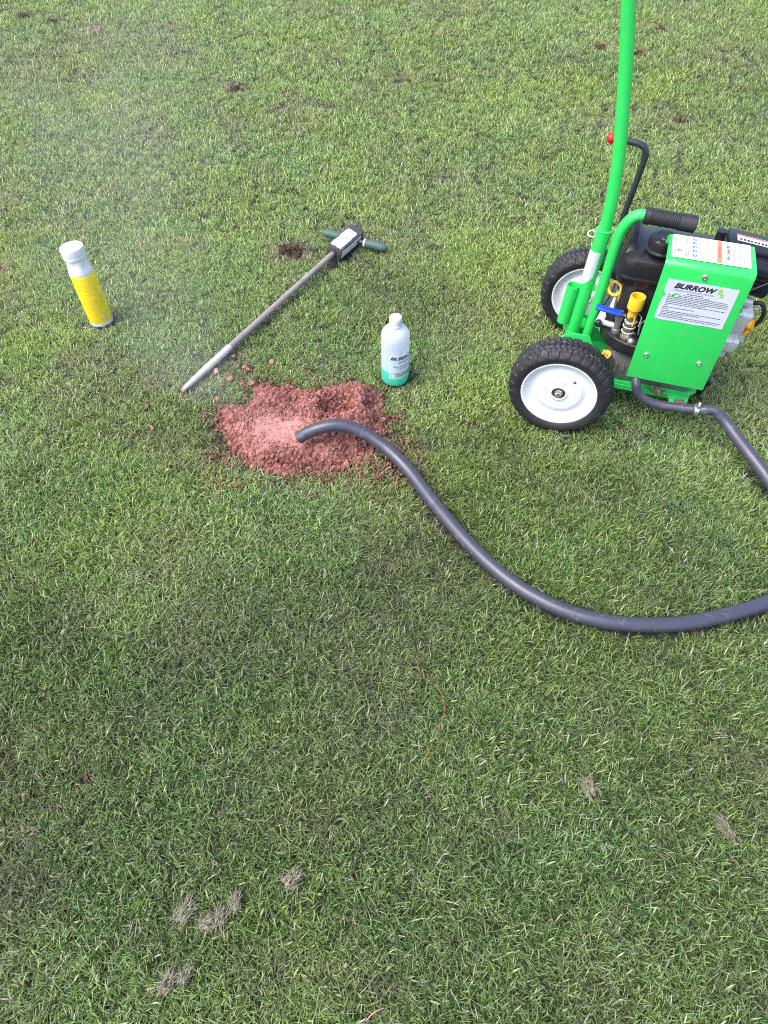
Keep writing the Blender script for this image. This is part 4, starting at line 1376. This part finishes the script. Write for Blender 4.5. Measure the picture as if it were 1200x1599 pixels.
me = bpy.data.meshes.new('printed_emblem'); me.from_pydata(V, [], [tuple(range(24))]); link('printed_emblem', me, M['print_leaf'], panel, smooth=False)
V = [tuple(Vector(fl(0, 0)(.030 + .0052 * math.cos(t) * 1.1 + .0012, .0665 + .0028 * math.sin(t) + .0016 * math.cos(t))) + Vector((0, -.0001, 0))) for t in np.linspace(0, 6.283, 17)[:-1]]
me = bpy.data.meshes.new('printed_leaf'); me.from_pydata(V, [], [tuple(range(16))]); link('printed_leaf', me, M['sticker'], panel, smooth=False)
# top label, read from the right: its text runs towards the camera
ztop = zt + .0016
prism('top_label', [(.166, .0985), (.332, .0985), (.334, .1005), (.334, .196), (.332, .198), (.166, .198), (.164, .196), (.164, .1005)], 0, .0004, M['white_plastic'], panel, ((0, 0, zt + .0024), (1, 0, 0), (0, 1, 0), (0, 0, 1)))
zl = zt + .0031
def tm_(x, y): return (x, y, zl)
def rot_text(name, body, size, m, x, y, **kw):   # letters turned so the line runs towards -Y
    return put_text(name, body, size, m, panel, lambda a, b: (x + b, y - a, zl + .0001), **kw)
quads('printed_block', [(.262, .101, .2725, .1955)], M['print_orange'], panel, tm_)
rot_text('lettering', 'WARNING', .0085, M['print_red'], .2645, .169, offset=.0001, xs=1.15)
rot_text('lettering', 'BURROW', .0105, M['print_black'], .2820, .181, shear=.3, offset=.0002, xs=1.3)
rot_text('lettering', 'Rx', .0100, M['print_lime'], .2820, .124, offset=.0003)
rows_ = [(a, b, c, d) for (b, a, d, c) in []]
def vrows(x0, x1, n_, y0, y1, seed, h=.0010):
    r = np.random.default_rng(seed); out = []
    for k in range(n_):
        x = x0 + (x1 - x0) * k / max(1, n_ - 1)
        y = y1
        while y > y0:
            w = r.uniform(1.3, 4) * h
            out.append((x, max(y - w, y0), x + h, y)); y -= w + h * .7
    return out
quads('printed_text', vrows(.296, .324, 12, .104, .192, 70) + vrows(.276, .279, 2, .140, .180, 71) + vrows(.2255, .2330, 4, .150, .190, 72) + vrows(.2255, .2330, 4, .106, .146, 73) + vrows(.196, .200, 2, .104, .192, 74, .0013) + vrows(.204, .2065, 2, .130, .190, 75) + vrows(.170, .172, 2, .104, .190, 76), M['print_grey'], panel, tm_)
quads('printed_rule', [(.1915, .102, .1921, .195), (.2205, .102, .2211, .195), (.2385, .102, .2391, .195), (.2930, .102, .2936, .195)], M['print_grey'], panel, lambda a, b: (a, b, zl + .00005))
def disc(name, cx_, cy_, r_, m, n_=18, zz=zl):
    me = bpy.data.meshes.new(name)
    me.from_pydata([(cx_ + r_ * math.cos(2 * math.pi * k / n_), cy_ + r_ * math.sin(2 * math.pi * k / n_), zz) for k in range(n_)], [], [tuple(range(n_))])
    return link(name, me, m, panel, smooth=False)
for (cx_, cy_) in ((.2140, .187), (.2140, .170), (.2140, .153), (.2140, .135), (.2145, .116), (.1810, .130)):
    disc('printed_disc', cx_, cy_, .0052, M['print_blue'])
    disc('printed_disc', cx_ + .0006, cy_ - .0004, .0024, M['sticker'], 7, zl + .00012)
for (cx_, cy_) in ((.2520, .170), (.2520, .128), (.1810, .180)):
    me = bpy.data.meshes.new('printed_triangle')
    me.from_pydata([(cx_ - .004, cy_ + .006, zl), (cx_ - .004, cy_ - .006, zl), (cx_ + .006, cy_, zl)], [], [(0, 1, 2)])
    link('printed_triangle', me, M['print_amber'], panel, smooth=False)

# fuel tank
bm = bmesh.new()
def rring(x0, x1, y0, y1, z, r_, n_=6):
    out = []
    for (cx_, cy_, s0) in ((x1 - r_, y1 - r_, 0), (x0 + r_, y1 - r_, 90), (x0 + r_, y0 + r_, 180), (x1 - r_, y0 + r_, 270)):
        for k in range(n_):
            a = R(s0 + 90 * k / (n_ - 1))
            out.append(bm.verts.new((cx_ + r_ * math.cos(a), cy_ + r_ * math.sin(a), z)))
    return out
def skin(rings, capb=True, capt=True):
    for a, b in zip(rings[:-1], rings[1:]):
        n_ = len(a)
        for k in range(n_): bm.faces.new((a[k], a[(k + 1) % n_], b[(k + 1) % n_], b[k]))
    if capb: bm.faces.new(rings[0])
    if capt: bm.faces.new(rings[-1])
tx0, tx1, ty0, ty1 = .066, .335, .186, .372
skin([rring(tx0 + .004, tx1, ty0 + .004, ty1, .352, .032), rring(tx0 + .003, tx1, ty0 + .003, ty1, .370, .032), rring(tx0 - .003, tx1 + .006, ty0 - .003, ty1 + .006, .3715, .036), rring(tx0 - .003, tx1 + .006, ty0 - .003, ty1 + .006, .3765, .036),
      rring(tx0 + .002, tx1, ty0 + .002, ty1, .378, .032), rring(tx0 + .002, tx1, ty0 + .002, ty1, .405, .034), rring(tx0 + .006, tx1 - .004, ty0 + .006, ty1 - .006, .419, .034),
      rring(tx0 + .016, tx1 - .014, ty0 + .018, ty1 - .016, .4275, .034), rring(tx0 + .026, tx1 - .024, ty0 + .030, ty1 - .026, .4305, .030)])
tank = from_bm('fuel_tank', bm, M['tank'], mc)
# raised wing on the tank's left edge
bm = bmesh.new()
vs = [(.071, .21, .414), (.071, .345, .414), (.104, .345, .426), (.104, .21, .426), (.080, .262, .452), (.078, .348, .462), (.096, .350, .464), (.098, .272, .450)]
vv = [bm.verts.new(v) for v in vs]
for f in ((0, 1, 2, 3), (4, 5, 6, 7), (0, 1, 5, 4), (1, 2, 6, 5), (2, 3, 7, 6), (3, 0, 4, 7)):
    bm.faces.new([vv[i] for i in f])
bmesh.ops.recalc_face_normals(bm, faces=bm.faces)
bmesh.ops.bevel(bm, geom=list(bm.edges), offset=.005, segments=3, profile=.5, affect='EDGES')
from_bm('tank_wing', bm, M['tank'], tank)
capc = (.156, .232, .437)
bm = bmesh.new()
seg = 72
pr_ = [(0.040, 0), (.041, .004), (.038, .006), (.0365, .007), (.0375, .026), (.0355, .0315), (.031, .0335), (.018, .0325), (.016, .0355), (.006, .0358), (0, .0358)]
bm_lathe(bm, pr_, seg, capc)
for i, v in enumerate(bm.verts):
    rr_ = math.hypot(v.co.x - capc[0], v.co.y - capc[1])
    if rr_ > .0335 and v.co.z > capc[2] + .0065:
        a = math.atan2(v.co.y - capc[1], v.co.x - capc[0])
        f = 1 - .055 * (.5 + .5 * math.cos(a * 9)) ** 3
        v.co.x = capc[0] + (v.co.x - capc[0]) * f; v.co.y = capc[1] + (v.co.y - capc[1]) * f
from_bm('fuel_cap', bm, M['black_plastic'], tank)
# engine shroud and lower engine
bm = bmesh.new()
skin([rring(.100, .330, .200, .370, .190, .03), rring(.092, .335, .196, .374, .200, .03), rring(.092, .335, .196, .374, .335, .03), rring(.100, .330, .204, .368, .3525, .03)])
from_bm('engine_shroud', bm, M['black_plastic'], mc)
bm = bmesh.new()
skin([rring(.105, .33, .152, .36, .099, .02), rring(.100, .335, .148, .365, .106, .02), rring(.104, .33, .152, .36, .160, .02), rring(.118, .32, .170, .35, .1895, .02)])
from_bm('crankcase', bm, M['crank'], mc)
box('crankcase_rib', (.130, .1495, .130), (.006, .010, .050), M['crank'], mc, None, .002)
box('crankcase_rib', (.150, .1495, .128), (.006, .010, .046), M['crank'], mc, None, .002)
# black curved belt housing in front of the shroud
bm = bmesh.new()
out = []
arc = [(.070 + .0, .262), (.066, .235), (.068, .208), (.076, .184), (.090, .163), (.110, .146), (.135, .134), (.170, .128), (.200, .128), (.200, .262)]
lo = [bm.verts.new((a, b, .190)) for a, b in arc]; hi = [bm.verts.new((a, b, .226)) for a, b in arc]
n_ = len(arc)
bm.faces.new(lo); bm.faces.new(hi)
for k in range(n_): bm.faces.new((lo[k], lo[(k + 1) % n_], hi[(k + 1) % n_], hi[k]))
bmesh.ops.recalc_face_normals(bm, faces=bm.faces)
bmesh.ops.bevel(bm, geom=[e for e in bm.edges if abs(e.verts[0].co.z - e.verts[1].co.z) < 1e-5], offset=.005, segments=3, profile=.5, affect='EDGES')
from_bm('belt_housing', bm, M['black_plastic'], mc)
# gas outlet: nickel coupler with yellow cap, valve with blue lever
cpl = lathe('coupler', [(0, .222), (.0155, .222), (.0155, .232), (.0125, .236), (.0120, .246), (.0150, .247), (.0150, .256), (.0128, .257), (.0128, .262), (.0150, .263), (.0150, .272), (.0125, .274), (.0125, .292), (0, .292)], M['brass'], mc, 28, (.132, .165, 0), None)
tube('retaining_ring', ring_path((.132, .165, .2598), (1, 0, 0), (0, 1, 0), .0150, .0150), .0014, M['clip'], cpl, 8)
tube('retaining_ring', ring_path((.132, .165, .2745), (1, 0, 0), (0, 1, 0), .0142, .0142), .0012, M['clip'], cpl, 8)
tube('retaining_ring', ring_path((.132, .165, .2440), (1, 0, 0), (0, 1, 0), .0148, .0148), .0012, M['clip'], cpl, 8)
lathe('dust_cap', [(.0100, .286), (.0120, .286), (.0125, .304), (.0140, .307), (.0188, .312), (.0190, .316), (.0188, .344), (.0182, .3455), (.0150, .3455), (.0145, .343), (.0140, .320), (0, .318)], M['yellow'], mc, 32, (.131, .165, 0), None)
tube('cap_strap', [(.136, .158, .300), (.139, .152, .285), (.138, .150, .268)], .0016, M['yellow'], mc, 8)
lathe('valve_body', [(0, .222), (.012, .222), (.012, .235), (.009, .238), (.009, .262), (.011, .264), (.011, .276), (.006, .278), (.006, .288), (0, .288)], M['crank'], mc, 22, (.104, .178, 0), None)
box('valve_lever', (.073, .168, .291), (.068, .019, .007), M['blue'], mc, (R(8), R(4), R(-6)), .0025, 3)
box('lever_tang', (.107, .170, .286), (.022, .010, .003), M['steel'], mc, (R(8), R(14), R(-6)), .001)
tube('valve_pipe', [(.062, .196, .236), (.090, .184, .240), (.108, .176, .244)], .0075, M['alu'], mc, 14)
box('throttle_bracket', (.060, .205, .236), (.014, .022, .040), M['clip'], mc, (0, R(12), R(10)), .002)
lathe('throttle_knob', [(0, 0), (.008, 0), (.0095, .003), (.0095, .012), (.006, .015), (0, .015)], M['black_plastic'], mc, 18, (.058, .190, .238), (-.2, -1, 0))
lathe('plug', [(0, 0), (.009, 0), (.0095, .004), (.0075, .010), (.004, .013), (0, .0135)], M['steel'], mc, 20, (.146, .142, .226), (0, -.2, 1))
lathe('bolt', [(0, .006), (.005, .006), (.0062, .004), (.0062, 0)], M['steel'], mc, 6, (.150, .180, .226), (0, 0, 1))
lathe('bolt', [(0, .006), (.005, .006), (.0062, .004), (.0062, 0)], M['steel'], mc, 6, (.112, .146, .112), (0, -1, .3))
tube('linkage', [(.150, .178, .262), (.140, .186, .270), (.146, .196, .280), (.158, .190, .272), (.156, .182, .250)], .0022, M['steel'], mc, 8)
tube('linkage', [(.160, .168, .235), (.158, .170, .268), (.166, .178, .272)], .0025, M['steel'], mc, 8)
# dipstick ring and warning tag behind it
rp_ = ring_path((.076, .240, .310), (.97, 0, -.1), (0, .62, .78), .0165, .0165, 26)
rg = tube('dipstick_ring', rp_, .0042, M['yellow'], mc, 12)
tube('dipstick_tail', [(.0905, .237, .305), (.0935, .234, .293), (.0945, .232, .279)], [.0055, .0050, .0035], M['yellow'], rg, 10)
tube('dipstick_tube', [(.0945, .232, .281), (.096, .230, .250), (.096, .228, .218)], .0048, M['black_plastic'], mc, 12)
box('hanging_tag', (.060, .292, .245), (.042, .003, .105), M['pouch'], mc, (R(-14), R(10), R(4)), .001)
tube('cable', catmull([(.072, .255, .375), (.074, .252, .320), (.066, .246, .270), (.052, .235, .245)], 5), .0016, M['black_plastic'], mc, 8)
# oil filler with orange plug, lower left
nk = tube('oil_filler', [(.112, .150, .150), (.098, .136, .178)], .0125, M['crank'], mc, 20)
lathe('oil_plug', [(0, 0), (.0125, 0), (.0135, .002), (.0130, .005), (.006, .006), (0, .006)], M['orange'], nk, 24, (.0975, .1355, .179), (-.45, -.45, .9))
box('plug_wing', (.0925, .1305, .189), (.004, .018, .012), M['orange'], nk, (R(25), R(-25), R(40)), .0015)

# exhaust pipe feeding the hose
tube('outlet_pipe', catmull([(.188, .150, .175), (.183, .105, .165), (.186, .084, .150), (.194, .080, .130), (.210, .080, .112), (.236, .080, .101), (.262, .080, .0975), (.310, .080, .0995), (.358, .080, .1050)], 6), .0118, M['hose'], mc, 18)

_k0 = set(mc.children)
# right-hand end of the engine: air box, carburettor, cable
ab = box('air_box', (.395, .300, .405), (.150, .125, .085), M['black_plastic'], mc, (0, R(6), 0), .014, 3)
box('air_box_lid', (.405, .318, .452), (.130, .088, .012), M['black_plastic'], mc, (0, R(6), 0), .004)
box('lid_label', (.412, .318, .4585), (.104, .030, .0012), M['pouch'], mc, (0, R(6), 0), .0004)
E_ = Euler((0, R(6), 0)).to_matrix()
def lidm(a, b): return tuple(E_ @ Vector((a, b, .0010)) + Vector((.412, .318, .4585)))
quads('printed_stripe', [(-.051, .009, .051, .013)], M['print_red'], mc, lidm)
r = np.random.default_rng(33)
quads('printed_text', [(-.046 + .0085 * k, -.012, -.046 + .0085 * k + r.uniform(.004, .0065), -.003) for k in range(11)], M['print_black'], mc, lidm)
for k in range(5):
    box('air_box_rib', (.386 + .0, .2345, .378 + .012 * k), (.118, .004, .004), M['black_plastic'], mc, (0, R(6), 0), .001)
tube('latch_knob', [(.322, .318, .448), (.322, .318, .474)], [.011, .012], M['black_plastic'], mc, 14)
tube('bracket_bar', [(.352, .21, .365), (.420, .235, .372), (.470, .26, .380)], .004, M['black_plastic'], mc, 10)
bm = bmesh.new()
bm_box(bm, (.405, .252, .270), (.066, .060, .085), (R(4), R(10), R(8)), .012, 3)
bm_box(bm, (.398, .246, .214), (.070, .070, .040), (0, R(8), R(8)), .008, 3)
bm_box(bm, (.425, .262, .235), (.040, .050, .060), (0, R(-8), R(14)), .008, 3)
from_bm('carburettor', bm, M['alu'], mc)
tube('intake_pipe', [(.372, .236, .345), (.402, .246, .330), (.428, .252, .322)], [.0130, .0130, .0115], M['alu'], mc, 18)
lathe('carburettor_flange', [(0, 0), (.014, 0), (.016, .003), (.016, .010), (.010, .013), (0, .013)], M['alu'], mc, 20, (.428, .246, .290), (.6, -.6, .4))
lathe('float_bowl', [(0, -.006), (.018, -.006), (.022, -.002), (.022, .016), (.026, .018), (.026, .024), (0, .024)], M['alu'], mc, 26, (.400, .240, .176), (0, 0, 1))
for (a, b, c) in ((.372, .222, .205), (.386, .214, .192), (.432, .236, .205), (.440, .240, .292), (.446, .250, .312)):
    lathe('bolt', [(0, .006), (.005, .006), (.0062, .004), (.0062, 0)], M['steel'], mc, 6, (a, b, c), (.2, -1, .3))
kn = lathe('choke_knob', [(0, 0), (.010, 0), (.0135, .003), (.0140, .010), (.0115, .014), (0, .015)], M['orange'], mc, 24, (.440, .240, .270), (.75, -.5, .3))
box('choke_tab', (.444, .234, .250), (.009, .008, .018), M['orange'], mc, (0, R(10), 0), .003)
# finned green guard peeping out behind the panel
for k in range(9):
    f = k / 8
    lathe('guard_fin', [(0, 0), (.0165, 0), (.0165, .0026), (0, .0026)], M['green_dirty'], mc, 24, (.368 + .028 * f, .222 + .006 * f, .268 + .048 * f), (.5, .1, .86))
tube('guard_core', [(.366, .222, .264), (.398, .229, .322)], .0130, M['black_plastic'], mc, 18)
tube('spring', [Vector((.352 + .016 * t / 40, .216, .222 + .045 * t / 40)) + Vector((math.cos(t * 1.1) * .009, math.sin(t * 1.1) * .009, 0)) for t in range(41)], .0018, M['black_plastic'], mc, 6)
tube('fuel_cable', catmull([(.432, .246, .326), (.450, .242, .330), (.462, .240, .312), (.464, .240, .290), (.456, .242, .268), (.444, .246, .252)], 6), .0056, M['black_plastic'], mc, 12)
tube('spark_lead', catmull([(.345, .20, .375), (.375, .215, .362), (.405, .225, .368), (.452, .240, .395)], 5), .0035, M['black_plastic'], mc, 10)

for o in set(mc.children) - _k0:
    o.location.x -= .024
    o.location.z += .004
for o in set(mc.children) - _k0:
    if o.name.split('.')[0] in ('air_box', 'air_box_lid', 'lid_label', 'printed_stripe', 'printed_text', 'air_box_rib', 'latch_knob'):
        o.location.x -= .012; o.location.z -= .016

# ------------------------------------------------------------------ smoke drifting from the heap
def smoke():
    A = gp(440, 676, .03); Bp = gp(200, -60, .85)
    D = Bp - A; Ln = D.length
    zax = D.normalized()
    side_ = Vector((-1, 0, 0)); side_ = (side_ - zax * side_.dot(zax)).normalized()
    up_ = zax.cross(side_)
    Mx = Matrix((side_, up_, zax)).transposed().to_4x4()
    Mx.translation = A
    BOW, R0, R1 = .28, .05, .80
    bm = bmesh.new()
    seg, nr = 20, 14
    rows = []
    for i in range(nr + 1):
        t = i / nr
        cx = BOW * 4 * t * (1 - t) * (1 - .3 * t)
        rr = (R0 + (R1 - R0) * t)
        rows.append([bm.verts.new((cx + rr * math.cos(2 * math.pi * k / seg), rr * math.sin(2 * math.pi * k / seg), t * Ln)) for k in range(seg)])
    for a, b in zip(rows[:-1], rows[1:]):
        for k in range(seg): bm.faces.new((a[k], a[(k + 1) % seg], b[(k + 1) % seg], b[k]))
    bm.faces.new(rows[0]); bm.faces.new(rows[-1])
    m = bpy.data.materials.new('smoke'); m.use_nodes = True
    N, Lk = m.node_tree.nodes, m.node_tree.links
    N.remove(N["Principled BSDF"])
    tc = N.new("ShaderNodeTexCoord"); sx = N.new("ShaderNodeSeparateXYZ"); Lk.new(tc.outputs["Object"], sx.inputs[0])
    def mth(op, a, b=None, c=None, clamp=False):
        nd = N.new("ShaderNodeMath"); nd.operation = op; nd.use_clamp = clamp
        for i, v in enumerate((a, b, c)):
            if v is None: continue
            if isinstance(v, (int, float)): nd.inputs[i].default_value = v
            else: Lk.new(v, nd.inputs[i])
        return nd.outputs[0]
    t = mth('DIVIDE', sx.outputs[2], Ln)
    omt = mth('SUBTRACT', 1, t)
    cx = mth('MULTIPLY', mth('MULTIPLY', mth('MULTIPLY', t, omt), 4 * BOW), mth('MULTIPLY_ADD', t, -.3, 1))
    dx = mth('SUBTRACT', sx.outputs[0], cx)
    rad = mth('SQRT', mth('ADD', mth('MULTIPLY', dx, dx), mth('MULTIPLY', sx.outputs[1], sx.outputs[1])))
    rt = mth('MULTIPLY_ADD', t, R1 - R0, R0)
    fall = mth('SUBTRACT', 1, mth('DIVIDE', rad, rt), clamp=True)
    fall = mth('MULTIPLY', fall, fall)
    nz = N.new("ShaderNodeTexNoise"); nz.inputs["Scale"].default_value = 5.5; nz.inputs["Detail"].default_value = 4; nz.inputs["Distortion"].default_value = .6
    mpg = N.new("ShaderNodeMapping"); mpg.inputs["Scale"].default_value = (1.3, 1.3, .55)
    Lk.new(tc.outputs["Object"], mpg.inputs["Vector"]); Lk.new(mpg.outputs[0], nz.inputs["Vector"])
    mr = N.new("ShaderNodeMapRange"); mr.inputs[1].default_value = .40; mr.inputs[2].default_value = .66
    Lk.new(nz.outputs["Fac"], mr.inputs[0])
    dens = mth('DIVIDE', SMOKE_D, rt)
    ends = mth('MULTIPLY', mth('MULTIPLY', t, 9, clamp=True), mth('MULTIPLY', omt, 4, clamp=True))
    d = mth('MULTIPLY', mth('MULTIPLY', fall, mth('MULTIPLY_ADD', mr.outputs[0], .8, .2)), mth('MULTIPLY', dens, ends))
    pv = N.new("ShaderNodeVolumePrincipled"); pv.inputs["Color"].default_value = (.99, .99, 1, 1); pv.inputs["Anisotropy"].default_value = .1
    Lk.new(d, pv.inputs["Density"])
    Lk.new(pv.outputs[0], N["Material Output"].inputs["Volume"])
    o = from_bm('smoke', bm, m)
    o.matrix_world = Mx
    tag(o, 'thin pale smoke drifting up and left from the soil heap', 'smoke', None, 'stuff')
SMOKE_D = 0.27
smoke()
